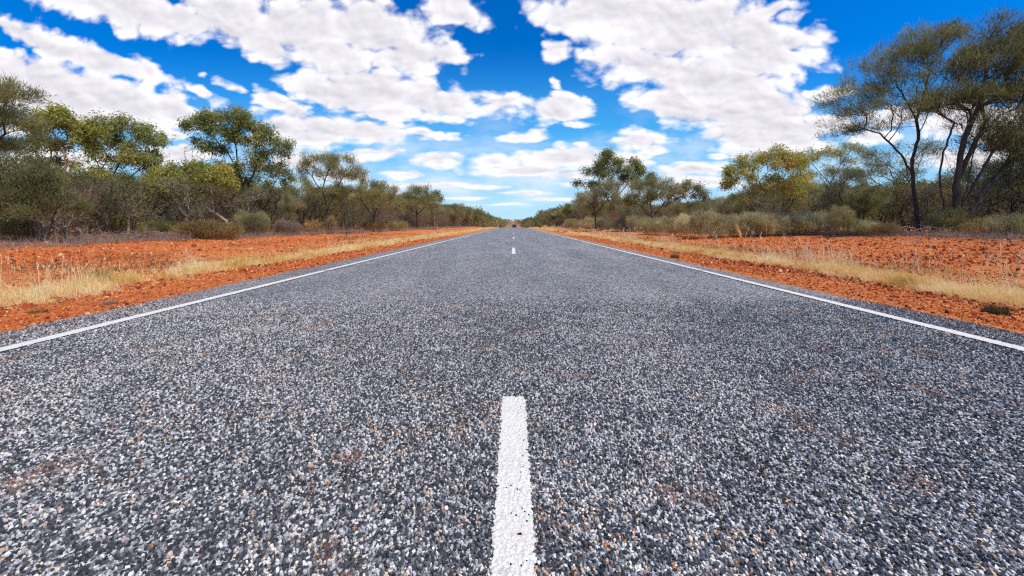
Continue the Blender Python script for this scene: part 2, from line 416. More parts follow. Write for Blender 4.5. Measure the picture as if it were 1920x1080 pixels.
def bark(name, c1, c2, c3):
    m, N = new_mat(name)
    tcn = N.n('ShaderNodeTexCoord')
    p = N.vm('MULTIPLY', tcn.outputs['Object'], (1.0, 1.0, 0.35))
    n = N.noise(p, 7.0, 5.0, 0.65); n_ = N.noise(p, 30.0, 3.0, 0.6)
    col = N.mix(N.mr(n, 0.35, 0.65), c1 + (1,), c2 + (1,))
    col = N.mix(N.mr(n_, 0.55, 0.75, 0.0, 0.7), col, c3 + (1,))
    finish(N, col, 0.85, n_, 0.6, 0.02, 0.2)
    return m
m_bark = bark('dark_bark', (0.045, 0.035, 0.030), (0.085, 0.067, 0.055), (0.14, 0.115, 0.097))
m_gbark = bark('pale_bark', (0.50, 0.36, 0.26), (0.34, 0.20, 0.12), (0.66, 0.55, 0.45))
m_obark = bark('orange_bark', (0.42, 0.20, 0.09), (0.30, 0.12, 0.05), (0.56, 0.40, 0.28))
m_dead = bark('dead_wood', (0.26, 0.205, 0.175), (0.15, 0.118, 0.10), (0.46, 0.39, 0.34))

def plain(name, c, rough=0.5, spec=0.4, metal=0.0):
    m, N = new_mat(name)
    tcn = N.n('ShaderNodeTexCoord')
    n = N.noise(tcn.outputs['Object'], 6.0, 4.0)
    k = tuple(q * 0.85 for q in c) + (1,)
    b = finish(N, N.mix(N.mr(n, 0.35, 0.65), k, c + (1,)), rough, spec=spec)
    b.inputs['Metallic'].default_value = metal
    return m

# ------------------------------------------------------------------ ground sheet
def spaced(a, b, n, k):
    t = np.linspace(0, 1, n)
    return a + (b - a) * (np.exp(k * t) - 1) / (np.exp(k) - 1)
xs = np.concatenate([-spaced(4.0, 900, 190, 6.2)[::-1], np.linspace(-3.9, 3.9, 9), spaced(4.0, 900, 190, 6.2)])
ys = np.concatenate([np.linspace(-60, 1.0, 30)[:-1], spaced(1.0, 2600, 420, 6.6)])
gx, gy = np.meshgrid(xs, ys)
gz = ground_z(gx, gy)
nx, ny = len(xs), len(ys)
idx = np.arange(nx * ny).reshape(ny, nx)
quads = np.stack([idx[:-1, :-1], idx[:-1, 1:], idx[1:, 1:], idx[1:, :-1]], -1).reshape(-1, 4)
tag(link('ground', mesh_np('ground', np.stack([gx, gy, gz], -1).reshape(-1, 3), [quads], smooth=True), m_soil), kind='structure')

# ------------------------------------------------------------------ road sheet with ragged seal edges
ry = np.concatenate([np.linspace(-30, 1.5, 60)[:-1], np.arange(1.5, 14, 0.025), np.arange(14, 60, 0.12), np.arange(60, 420, 1.5)])
eL = -SEAL - 0.09 + 0.05 * (fbm(ry * 1.3, ry * 0 + 1, 21) - 0.5) * 2 + 0.035 * (vnoise(ry * 18, ry * 0, 22) - 0.5) * 2
eR = SEAL - 0.13 + 0.05 * (fbm(ry * 1.3, ry * 0 + 5, 23) - 0.5) * 2 + 0.035 * (vnoise(ry * 18, ry * 0, 24) - 0.5) * 2
ts = np.array([0, 0.004, 0.03, 0.2, 0.4, 0.5, 0.6, 0.8, 0.97, 0.996, 1.0])
rx = eL[:, None] * (1 - ts) + eR[:, None] * ts
rz = np.tile(np.where((ts == 0) | (ts == 1), -0.055, 0.0), (len(ry), 1)) + along(ry)[:, None]
rz[:, [1, -2]] -= 0.004
n_, k_ = rx.shape
idx = np.arange(n_ * k_).reshape(n_, k_)
quads = np.stack([idx[:-1, :-1], idx[:-1, 1:], idx[1:, 1:], idx[1:, :-1]], -1).reshape(-1, 4)
tag(link('road', mesh_np('road', np.stack([rx, np.tile(ry[:, None], (1, k_)), rz], -1).reshape(-1, 3), [quads]), m_road), kind='structure')

# ------------------------------------------------------------------ stones as faceted chips (numpy, one mesh)
def chips(px, py, pz, size, height, k, tint, rng, sink=0.003, flat=0.62):
    n = len(px)
    ang = (np.arange(k) / k * 2 * np.pi)[None, :] + rng.uniform(0, 6.28, (n, 1)) + rng.uniform(-0.35, 0.35, (n, k))
    el = rng.uniform(0.62, 1.0, (n, 1)); rot = rng.uniform(0, 6.28, (n, 1))
    r0 = size[:, None] * rng.uniform(0.8, 1.15, (n, k))
    r1 = r0 * rng.uniform(flat - 0.2, flat + 0.2, (n, k))
    def ring(r, z):
        a, b = np.cos(ang) * r, np.sin(ang) * r * el
        return np.stack([px[:, None] + a * np.cos(rot) - b * np.sin(rot), py[:, None] + a * np.sin(rot) + b * np.cos(rot), z], -1)
    tx, ty = rng.normal(0, 0.34, (n, 1)), rng.normal(0, 0.34, (n, 1))
    zt = pz[:, None] + height[:, None] + (np.cos(ang) * tx + np.sin(ang) * ty) * r1 * 0.9
    zb = np.repeat((pz - sink)[:, None], k, 1)
    vs_ = np.concatenate([ring(r0, zb), ring(r1, zt)], 1)
    base = (np.arange(n) * 2 * k)[:, None]
    sides = []
    for i in range(k):
        j = (i + 1) % k
        sides.append(np.concatenate([base + i, base + j, base + k + j, base + k + i], 1))
    top = base + k + np.arange(k)[None, :]
    return vs_.reshape(-1, 3), [np.concatenate(sides), top], np.repeat(tint, 2 * k)

def merge(parts):
    V, Ps, T, off = [], {}, [], 0
    for v, ps, t in parts:
        V.append(v); T.append(t)
        for p in ps: Ps.setdefault(p.shape[1], []).append(p + off)
        off += len(v)
    return np.concatenate(V), [np.concatenate(p) for p in Ps.values()], np.concatenate(T)

DASH_HW, DASH_END, LINE_X = 0.064, 1.885, 3.53
rng = np.random.default_rng(5)
parts = []
for (z0, z1, k, s) in ((0.6, 2.0, 5, 0.0102), (2.0, 4.6, 4, 0.0108)):
    gx_ = np.arange(-4.1, 4.05, s); gy_ = np.arange(z0, z1, s * 0.95)
    X, Y = np.meshgrid(gx_, gy_)
    X = X + (np.arange(len(gy_)) % 2)[:, None] * s * 0.5
    X = (X + rng.uniform(-.38, .38, X.shape) * s).ravel(); Y = (Y + rng.uniform(-.38, .38, Y.shape) * s).ravel()
    keep = (np.abs(X) < 1.55 * Y + 1.7) & (rng.random(len(X)) > 0.03 + 0.97 * sstep((Y - 3.5) / 1.05))
    keep &= rng.random(len(X)) > 0.25 * (fbm(X * 6, Y * 6, 31) > 0.62)
    X, Y = X[keep], Y[keep]
    n = len(X)
    size = s * rng.uniform(0.42, 0.78, n)
    hgt = rng.uniform(0.0015, 0.0075, n)
    under = (np.abs(X) < DASH_HW + 0.004) & (Y < DASH_END + 0.004)
    hgt[under] *= 0.35
    t = np.clip(rng.random(n) ** 1.22 - 0.02 + (fbm(X * 1.2, Y * 0.5, 33) - 0.5) * 0.32 + (fbm(X * 9, Y * 9, 35) - 0.5) * 0.35, 0, 0.945)
    tan = rng.random(n) < 0.022 + 0.10 * (fbm(X * 2.3, Y * 2.3, 37) > 0.66)
    t[tan] = rng.uniform(0.945, 1.0, tan.sum())
    parts.append(chips(X, Y, np.zeros(n), size, hgt, k, t, rng))
v, ps, t = merge(parts)
tag(link('road_stones', mesh_np('road_stones', v, ps, {'tint': t}), m_chip), 'grey crushed stone chips bedded in the seal of the road', 'gravel', kind='stuff')
del v, ps, t, parts

# ------------------------------------------------------------------ painted lines
def paint(name, x0, x1, y0, y1, sx_, sy_, rag, lift, bump, pits, seed, curve=True):
    gx_ = np.linspace(x0, x1, max(3, int(round((x1 - x0) / sx_)) + 1)); gy_ = np.linspace(y0, y1, max(3, int(round((y1 - y0) / sy_)) + 1))
    X, Y = np.meshgrid(gx_, gy_)
    q = np.random.default_rng(seed)
    Xj = X + (vnoise(X * 90, Y * 90, seed) - 0.5) * sx_ * 0.8
    Z = lift + bump * (vnoise(X * 105, Y * 105, seed + 1) + 0.5 * vnoise(X * 220, Y * 220, seed + 2)) + along(Y)
    e = np.minimum(np.minimum(X - x0, x1 - X), np.minimum(Y - y0, y1 - Y))
    e = e - rag * (0.55 * vnoise(X * 95, Y * 95, seed + 3) + 0.45 * vnoise(X * 210, Y * 210, seed + 4)) * 1.6
    Z = np.where(e < rag * 0.3, Z - bump * 0.6, Z)
    ok = e > 0
    if pits: ok &= (0.6 * vnoise(X * 120, Y * 120, seed + 6) + 0.4 * vnoise(X * 260, Y * 260, seed + 7)) > pits + 0.16 * (fbm(X * 9, Y * 9, seed + 8, 3) - 0.45) + 0.11 * np.exp(-np.minimum(X - x0, x1 - X) / 0.012)
    ny_, nx_ = X.shape
    idx = np.arange(nx_ * ny_).reshape(ny_, nx_)
    qd = np.stack([idx[:-1, :-1], idx[:-1, 1:], idx[1:, 1:], idx[1:, :-1]], -1)
    f = (ok[:-1, :-1] & ok[:-1, 1:] & ok[1:, 1:] & ok[1:, :-1])
    o = link(name, mesh_np(name, np.stack([Xj, Y, Z], -1).reshape(-1, 3), [qd[f]], smooth=False), m_paint)
    return tag(o, kind='structure')
paint('centre_line', -DASH_HW - .006, DASH_HW + .006, 0.55, DASH_END + .006, 0.0024, 0.003, 0.013, 0.0042, 0.0040, 0.10, 50)
y = 10.88
k = 0
while y < 150:
    paint('centre_line', -0.066, 0.066, y, y + 3.05, 0.011, 0.06, 0.006, 0.006 if y < 40 else 0.02, 0.002, 0, 60 + k)
    y += 12.0; k += 1
for sgn in (-1, 1):
    for (a, b, sx_, sy_, lf) in ((1.2, 7.0, 0.007, 0.012, 0.0085), (7.0, 20.0, 0.012, 0.05, 0.0085), (20.0, 60.0, 0.02, 0.2, 0.012), (60.0, 320.0, 0.035, 1.2, 0.016)):
        x0 = sgn * LINE_X
        paint('edge_line', x0 - (0.07 if b < 30 else 0.085), x0 + (0.07 if b < 30 else 0.085), a, b, sx_, sy_, 0.010 if b < 30 else 0.003, lf, 0.002, 0, 90 + sgn)

# ------------------------------------------------------------------ loose red stones on the cleared ground
rng = np.random.default_rng(17)
parts = []
for sgn in (-1, 1):
    for (n, dmin, dmax, k, smul) in ((56000, 3.0, 9.0, 5, 0.95), (50000, 7.0, 30.0, 4, 1.5)):
        Y = dmin * (dmax / dmin) ** rng.random(n)
        X = sgn * np.where(rng.random(n) < 0.25, rng.uniform(4.0, 5.6, n), rng.uniform(5.0, 21.0, n))
        X, Y = X[np.abs(X) < 1.5 * Y + 2], Y[np.abs(X) < 1.5 * Y + 2]
        n2_ = len(X)
        size = np.clip(rng.lognormal(-4.75, 0.62, n2_), 0.003, 0.06) * smul
        size = np.where(np.abs(X) < 5.2, size * 0.65, size)
        keep = (np.abs(X) > 4.25) | (rng.random(n2_) < 0.12)
        X, Y, size = X[keep], Y[keep], size[keep]
        Z = np.where(np.abs(X) < 4.2, 0.002, ground_z(X, Y))
        parts.append(chips(X, Y, Z, size, size * rng.uniform(0.25, 0.9, len(X)), k, np.clip(rng.normal(0.46, 0.29, len(X)), 0, 1), rng, sink=0.01))
v, ps, t = merge(parts)
tag(link('loose_stones', mesh_np('loose_stones', v, ps, {'tint': t}), m_pebble), 'loose red stones and clods scattered over the bare soil', 'stones', kind='stuff')

# ------------------------------------------------------------------ grass blades
def blades(x, y, z, h, wd, lean, tint, rng):
    n = len(x)
    a = rng.uniform(0, 2 * np.pi, n); la = rng.uniform(0, 2 * np.pi, n)
    dx, dy = np.cos(a) * wd, np.sin(a) * wd
    lx, ly = np.cos(la) * lean * h, np.sin(la) * lean * h
    B = np.stack([x, y, z], -1)
    o = np.stack([dx, dy, np.zeros(n)], -1)
    M = B + np.stack([lx * 0.35, ly * 0.35, h * 0.55], -1)
    T = B + np.stack([lx, ly, h * np.sqrt(np.clip(1 - lean ** 2 * 0.6, 0.1, 1))], -1)
    v = np.stack([B - o, B + o, M + o * 0.75, M - o * 0.75, T], 1).reshape(-1, 3)
    b = (np.arange(n) * 5)[:, None]
    return v, [b + np.array([[0, 1, 2, 3]]), b + np.array([[3, 2, 4]])], np.repeat(tint, 5)

def verge(sgn, seed):
    rng = np.random.default_rng(seed)
    parts = []
    # mat of short grass near the seal, thinner towards the soil
    n = 330000
    Y = 2.6 * (150 / 2.6) ** (rng.random(n) ** 0.92)
    u = rng.random(n)
    d = np.where(u < 0.66, rng.normal(5.85, 0.25, n), 5.3 + np.abs(rng.normal(0, 1.3, n)))
    d = d + (fbm(Y * 0.25, Y * 0 + 2, seed, 3) - 0.5) * 0.9 * np.clip(Y / 12, 0.35, 1)
    X = sgn * d
    dens = fbm(X * 1.7, Y * 1.3, seed + 1, 4)
    fine = fbm(X * 7, Y * 7, seed + 2, 2)
    main = np.exp(-((d - 5.85) / 0.42) ** 2)
    tuftn = fbm(X * 15, Y * 11, seed + 9, 2)
    keep = (d > 4.9) & (d < 9.2) & (0.75 * dens + 0.35 * fine + 0.75 * tuftn + 0.36 * main + 0.5 * (fbm(X * 0.8, Y * 0.8, seed + 12, 3) - 0.5) > 1.12) & (np.abs(X) < 1.5 * Y + 3.5)
    X, Y, d, dens, main = X[keep], Y[keep], d[keep], dens[keep], main[keep]
    n = len(X)
    h = (0.035 + 0.06 * main) * rng.lognormal(0, 0.42, n) * (0.2 + 1.7 * fbm(X * 6, Y * 6, seed + 5, 2))
    wd = 0.0016 * np.maximum(1, Y / 5.0) * rng.uniform(0.7, 1.3, n)
    tint = np.clip(0.55 + (fbm(X * 2.2, Y * 2.2, seed + 3, 3) - 0.5) * 1.1 + rng.normal(0, 0.16, n) + (main - 0.5) * 0.1, 0, 1)
    parts.append(blades(X, Y, ground_z(X, Y) - 0.01, h, wd, rng.uniform(0.1, 0.9, n), tint, rng))
    v, ps, t = merge(parts)
    o = tag(link('grass', mesh_np('grass', v, ps, {'tint': t}), m_straw),
            'short straw-coloured dry grass lining the %s edge of the road' % ('left' if sgn < 0 else 'right'), 'grass', kind='stuff')
    # tall thin stalks in loose clumps
    nc = 64 if sgn > 0 else 24
    cy = 4.2 * (95 / 4.2) ** rng.random(nc)
    cd = 5.9 + np.abs(rng.normal(0, 0.85, nc))
    reps = rng.integers(6, 34, nc)
    X = np.repeat(sgn * cd, reps) + rng.normal(0, 0.2, reps.sum()); Y = np.repeat(cy, reps) + rng.normal(0, 0.22, reps.sum())
    n = len(X)
    h = np.repeat(rng.uniform(0.2, 0.62 if sgn > 0 else 0.42, nc), reps) * rng.lognormal(-0.3, 0.38, n).clip(0.2, 1.3)
    lean = np.abs(rng.normal(0.25, 0.32, n)).clip(0, 0.9)
    z = ground_z(X, Y)
    wd = 0.0042 * np.maximum(1, Y / 8.0)
    p1 = blades(X, Y, z - 0.01, h, wd, lean, np.clip(rng.normal(0.55, 0.2, n), 0, 1), rng)
    # seed heads: slim fuzz along the top third of each stalk
    vv = p1[0].reshape(-1, 5, 3); tipv, midv = vv[:, 4], (vv[:, 2] + vv[:, 3]) / 2
    m = 5
    fr = rng.uniform(0.25, 1.0, (n, m, 1))
    hp = (midv[:, None] * (1 - fr) + tipv[:, None] * fr).reshape(-1, 3)
    p2 = blades(hp[:, 0], hp[:, 1], hp[:, 2], np.repeat(h, m) * 0.16, np.repeat(wd, m) * 0.9, rng.uniform(0.1, 0.5, n * m), np.clip(rng.normal(0.8, 0.15, n * m), 0, 1), rng)
    v, ps, t = merge([p1, p2])
    tag(link('tall_grass', mesh_np('tall_grass', v, ps, {'tint': t}), m_gold),
        'thin pale seed stalks standing above the %s verge' % ('left' if sgn < 0 else 'right'), 'grass', kind='stuff')
def soil_cover(sgn, seed):
    rng = np.random.default_rng(seed)
    n = 90000
    Y = 3.2 * (60 / 3.2) ** rng.random(n)
    d = rng.uniform(6.2, 14.0, n)
    X = sgn * d
    keep = (fbm(X * 0.55, Y * 0.45, seed, 3) + 0.35 * (fbm(X * 4, Y * 4, seed + 1, 2) - 0.5) + 0.1 * (9 - d) / 4 > 0.64) & (np.abs(X) < 1.5 * Y + 2)
    X, Y = X[keep], Y[keep]; n = len(X)
    h = rng.lognormal(-3.0, 0.5, n); wd = 0.0022 * np.maximum(1, Y / 6)
    v, ps, t = blades(X, Y, ground_z(X, Y) - 0.008, h, wd, rng.uniform(0.2, 1.1, n), np.clip(rng.normal(0.62, 0.3, n), 0, 1), rng)
    tag(link('ground_cover', mesh_np('ground_cover', v, ps, {'tint': t}), m_darktuft),
        'low olive and straw ground cover in patches on the %s red soil' % ('left' if sgn < 0 else 'right'), 'ground cover', kind='stuff')
verge(-1, 101); verge(1, 131)
soil_cover(-1, 171); soil_cover(1, 181)

def dead_scrub(sgn, seed):      # grey-pink dead ground cover at the foot of the trees
    rng = np.random.default_rng(seed)
    n = 60000
    Y = 8 * (140 / 8) ** rng.random(n)
    edge = np.interp(Y, [8, 14, 20, 30, 60], [13, 13.5, 13, 12.6, 12]) if sgn < 0 else np.interp(Y, [8, 12, 17, 22, 30, 60], [15, 17, 18, 13.5, 12.5, 11.5])
    d = edge + rng.gamma(2.0, 1.1, n) - 0.8
    X = sgn * d
    keep = fbm(X * 1.1, Y * 0.9, seed, 3) > 0.46
    X, Y = X[keep], Y[keep]; n = len(X)
    h = rng.lognormal(-1.75, 0.45, n); wd = 0.0028 * np.maximum(1, Y / 10)
    v, ps, t = blades(X, Y, ground_z(X, Y) - 0.02, h, wd, rng.uniform(0.1, 1.0, n), np.clip(rng.normal(0.5, 0.25, n), 0, 1), rng)
    tag(link('ground_scrub', mesh_np('ground_scrub', v, ps, {'tint': t}), m_greytuft),
        'grey dead ground scrub along the foot of the %s trees' % ('left' if sgn < 0 else 'right'), 'undergrowth', kind='stuff')
dead_scrub(-1, 151); dead_scrub(1, 161)

# ------------------------------------------------------------------ plants: skeletons grown towards crown points, then tubes and leaves
def grow(rng, trunks, tips, bf=0.45, step=0.3, crook=0.05):
    pos, par, path = [], [], []
    def add(p, a):
        pos.append(np.asarray(p, float)); par.append(a)
        path.append(0.0 if a < 0 else path[a] + float(np.linalg.norm(pos[-1] - pos[a])))
        return len(pos) - 1
    for line in trunks:
        line = [np.asarray(q, float) for q in line]
        if not pos or line[0] is None: cur = add(line[0], -1)
        else:
            d = np.linalg.norm(np.array(pos) - line[0], axis=1); k = int(d.argmin())
            cur = k if d[k] < 0.25 * step + 0.02 else add(line[0], -1 if line[0][2] < pos[0][2] + 0.35 else k)
        for q in line[1:]:
            a = pos[cur]; L = np.linalg.norm(q - a); m = max(1, int(round(L / step)))
            for i in range(1, m + 1):
                p = a + (q - a) * i / m
                if i < m: p = p + rng.normal(0, crook * min(L, 1.0) * 0.5, 3)
                cur = add(p, cur)
    T = np.asarray(tips, float)
    P, PL = np.array(pos), np.array(path)
    dm = np.linalg.norm(T[:, None, :] - P[None], axis=2)
    low = P[:, 2][None] > T[:, 2][:, None] + 0.4
    c = dm + bf * PL[None] + low * 0.6
    best, bp = c.min(1), c.argmin(1)
    left = np.ones(len(T), bool)
    tipid = np.zeros(len(T), int)
    for _ in range(len(T)):
        u = int(np.where(left, best, 1e9).argmin()); left[u] = False
        a = int(bp[u]); q = T[u]; L = float(np.linalg.norm(q - pos[a])); m = max(1, int(L / step))
        cur = a; pa = pos[a]; new = []
        for i in range(1, m + 1):
            f = i / m
            p = pa + (q - pa) * f
            if i < m: p = p + rng.normal(0, crook * min(L, 1.2), 3) + np.array([0, 0, 0.07 * L * math.sin(f * math.pi)])
            cur = add(p, cur); new.append(cur)
        tipid[u] = cur
        for v in new:
            cc = np.linalg.norm(T - pos[v], axis=1) + bf * path[v] + (pos[v][2] > T[:, 2] + 0.4) * 0.6
            b = cc < best
            best[b] = cc[b]; bp[b] = v
    return np.array(pos), np.array(par), tipid

def radii(par, tip_r, expo=2.3, cap=None):
    n = len(par); acc = np.zeros(n)
    kids = np.bincount(par[par >= 0], minlength=n)
    acc[kids == 0] = tip_r ** expo
    for i in range(n - 1, -1, -1):
        if par[i] >= 0: acc[par[i]] += acc[i]
    r = acc ** (1 / expo)
    return np.minimum(r, cap) if cap else r

def tubes(pos, par, r):
    out = []
    e = np.where(par >= 0)[0]; a = par[e]
    ra, rb = np.minimum(r[a], r[e] * 1.35), r[e]
    for lo, hi, k in ((0.0, 0.012, 3), (0.012, 0.045, 5), (0.045, 9, 8)):
        s_ = (rb >= lo) & (rb < hi)
        if not s_.any(): continue
        A_, B_, r0, r1 = pos[a[s_]], pos[e[s_]], ra[s_], rb[s_]
        d = B_ - A_; L = np.linalg.norm(d, axis=1, keepdims=True); d = d / np.maximum(L, 1e-6)
        A_ = A_ - d * np.minimum(r0, L[:, 0] * 0.3)[:, None] * 0.5
        ref = np.where(np.abs(d[:, 2:3]) > 0.9, np.array([[1.0, 0, 0]]), np.array([[0, 0, 1.0]]))
        u = np.cross(d, ref); u /= np.linalg.norm(u, axis=1, keepdims=True); v = np.cross(d, u)
        t = np.arange(k) / k * 2 * np.pi
        ring = u[:, None] * np.cos(t)[None, :, None] + v[:, None] * np.sin(t)[None, :, None]
        V_ = np.concatenate([A_[:, None] + ring * r0[:, None, None], B_[:, None] + ring * r1[:, None, None]], 1)
        b = (np.arange(len(A_)) * 2 * k)[:, None]
        f = [np.concatenate([b + i, b + (i + 1) % k, b + k + (i + 1) % k, b + k + i], 1) for i in range(k)]
        out.append((V_.reshape(-1, 3), [np.concatenate(f)], np.zeros(len(A_) * 2 * k)))
    return merge(out)

def unit(v): return v / np.maximum(np.linalg.norm(v, axis=-1, keepdims=True), 1e-9)

def leaves(rng, cen, dirs, n, spread, L, Wd, up, out, rnd, tint, tvar, flat=1.0):
    """n leaves round every twig end: slim diamonds pointing along the twig / up / anywhere"""
    m = len(cen)
    C_ = np.repeat(cen, n, 0); D_ = np.repeat(dirs, n, 0); T_ = np.repeat(tint, n)
    off = rng.normal(0, 1, (m * n, 3)) * spread * np.array([1, 1, flat])
    p = C_ + off
    d = unit(D_ * out + np.array([0, 0, 1.0]) * up + unit(rng.normal(0, 1, (m * n, 3))) * rnd)
    s_ = unit(np.cross(d, unit(rng.normal(0, 1, (m * n, 3)))))
    l_ = (L * rng.uniform(0.65, 1.3, m * n))[:, None]; w_ = (Wd * rng.uniform(0.7, 1.25, m * n))[:, None]
    v = np.stack([p, p + d * l_ * 0.45 + s_ * w_ * 0.5, p + d * l_, p + d * l_ * 0.45 - s_ * w_ * 0.5], 1).reshape(-1, 3)
    q = np.arange(m * n * 4).reshape(-1, 4)
    return v, [q], np.repeat(np.clip(T_ + rng.normal(0, tvar, m * n), 0, 1), 4)

def blob(rng, c, r, n, hollow=0.45, under=0.55, clump=0.0):
    d = unit(rng.normal(0, 1, (n * 3, 3)))
    d = d[(d[:, 2] > -under)][:n]
    while len(d) < n: d = np.concatenate([d, d])[:n]
    rr = (hollow ** 3 + (1 - hollow ** 3) * rng.random(len(d))) ** (1 / 3)
    p = d * rr[:, None]
    if clump:        # foliage gathers in separate sprays with air between them
        m = max(3, int(n * 0.12))
        k = rng.integers(0, m, len(p))
        q = p[:m] * np.where(rng.random(m) < 0.15, 1.3, 0.95)[:, None]
        p = q[k] + rng.normal(0, clump, (len(p), 3)) * np.array([1, 1, 0.95])
    return np.asarray(c) + p * np.asarray(r)

LEAF = {  # leaves per twig, spread, length, width, up, out, random, crown darker/lighter spread
    'mulga':  dict(n=30, spread=0.13, L=0.16, Wd=0.019, up=0.9, out=0.8, rnd=0.75, tvar=0.14),
    'needle': dict(n=40, spread=0.12, L=0.20, Wd=0.016, up=0.8, out=1.0, rnd=0.6, tvar=0.14),
    'gum':    dict(n=20, spread=0.14, L=0.18, Wd=0.044, up=-0.7, out=0.3, rnd=0.9, tvar=0.16),
    'shrub':  dict(n=40, spread=0.09, L=0.12, Wd=0.016, up=0.9, out=0.7, rnd=0.7, tvar=0.15),
    'sparse': dict(n=5, spread=0.12, L=0.12, Wd=0.012, up=0.5, out=0.8, rnd=0.9, tvar=0.16),
}

def plant(rng, trunks, tips, kind, tip_r=0.006, expo=2.3, bf=0.45, step=0.3, crook=0.05, cap=None, nleaf=1.0, lsize=1.0, tint=0.45, sun=0.35, midleaf=0.35):
    pos, par, tid = grow(rng, trunks, tips, bf, step, crook)
    r = radii(par, tip_r, expo, cap)
    tr = tubes(pos, par, r)
    if kind is None: return tr, None
    k = dict(LEAF[kind]); k['n'] = max(1, int(round(k['n'] * nleaf))); 
    for q in ('spread', 'L', 'Wd'): k[q] = k[q] * lsize
    d = unit(pos[tid] - pos[np.maximum(par[tid], 0)])
    cen = pos[tid]
    clump = (fbm(cen[:, 0] * 1.6 + cen[:, 2] * 0.9, cen[:, 1] * 1.6 + cen[:, 2] * 1.3, int(rng.integers(1, 999)), 2) - 0.5)
    t = tint + clump * sun * 2.6  # noise alone shifts the leaf tint from clump to clump
    cr = leaves(rng, cen, d, k['n'], k['spread'], k['L'], k['Wd'], k['up'], k['out'], k['rnd'], t, k['tvar'])
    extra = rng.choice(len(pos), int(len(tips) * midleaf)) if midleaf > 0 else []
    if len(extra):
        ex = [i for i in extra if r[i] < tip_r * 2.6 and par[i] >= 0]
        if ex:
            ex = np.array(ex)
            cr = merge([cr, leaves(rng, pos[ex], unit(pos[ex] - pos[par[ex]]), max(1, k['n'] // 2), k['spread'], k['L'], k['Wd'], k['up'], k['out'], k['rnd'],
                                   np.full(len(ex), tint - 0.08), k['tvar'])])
    return tr, cr

def plant_object(name, base, tr, cr, mbark, mleaf, label, cat, group=None, crown='crown', trunk='trunk', rz=0.0, s=1.0):
    o = empty(name, base, label, cat, group, rz, s)
    b = np.asarray(base)
    link(trunk, mesh_np(trunk, tr[0] - b, tr[1], smooth=True), mbark, o)
    if cr is not None: link(crown, mesh_np(crown, cr[0] - b, cr[1], {'tint': cr[2]}), mleaf, o)
    return o

# a tree traced from the photo: pixel columns/rows on the vertical plane at distance Y, given real depth about it
def traced(name, Y, trunks, blobs, kind, mbark, mleaf, label, cat='tree', seed=1, depth=0.8, dense=1.0, clump=0.125, rys=1.28, **kw):
    rng = np.random.default_rng(seed)
    px0 = trunks[0][0][0]
    bx = (px0 - VX) / F * Y
    base = np.array([bx, Y, G(bx, Y) - 0.03])
    s_ = Y / F
    lines = []
    for ln in trunks:
        pts = []
        for q in ln:
            p = at(q[0], q[1], Y); p[1] += (q[2] if len(q) > 2 else 0.0)
            pts.append(p)
        if q is not None and ln[0][1] == 0 or len(ln[0]) > 3: pass
        lines.append(pts)
    lines[0][0] = base.copy()
    for ln, src in zip(lines[1:], trunks[1:]):
        if len(src[0]) == 2 and src[0][1] >= trunks[0][0][1] - 2: ln[0] = np.array([ln[0][0], Y, G(ln[0][0], Y) - 0.03])
    tips = []
    for bl in blobs:
        cx, cy, rx, ry, n = bl[:5]
        dy = bl[5] if len(bl) > 5 else 0.0
        c = at(cx, cy, Y); c[1] += dy
        rr = np.array([rx * s_ * 1.05, max(rx * s_ * depth, 0.25), ry * s_ * rys])
        tips.append(blob(rng, c, rr, int(n * dense), clump=clump))
    tips = np.concatenate(tips)
    tips[:, 2] = np.maximum(tips[:, 2], base[2] + 0.25)
    tr, cr = plant(rng, lines, tips, kind, **kw)
    return plant_object(name, base, tr, cr, mbark, mleaf, label, cat)

# ------------------------------------------------------------------ right-hand trees traced from the photo
traced('mulga_tree', 19.0, [[(1722, 441), (1716, 380), (1712, 335), (1710, 300)], [(1711, 330), (1690, 290), (1650, 250), (1610, 238)], [(1710, 300), (1722, 262), (1718, 225), (1700, 190), (1680, 155)],
       [(1720, 250), (1745, 205), (1765, 160), (1780, 120)], [(1718, 225), (1735, 170), (1745, 120)], [(1711, 318), (1735, 280), (1765, 235)]],
       [(1600, 185, 52, 22, 80), (1650, 150, 50, 30, 120), (1700, 112, 50, 30, 140), (1755, 85, 48, 30, 130), (1790, 70, 30, 22, 60), (1640, 215, 75, 25, 80), (1620, 245, 55, 16, 50), (1720, 175, 60, 45, 60), (1770, 140, 40, 35, 50), (1585, 215, 30, 14, 25)],
       'needle', m_bark, m_mulga, 'tall single-trunked mulga tree with an open feathery crown on the right', seed=3, tip_r=0.0052, nleaf=0.62, lsize=1.05, tint=0.30, dense=1.5, rys=1.0, clump=0.2, bf=0.35, crook=0.035)
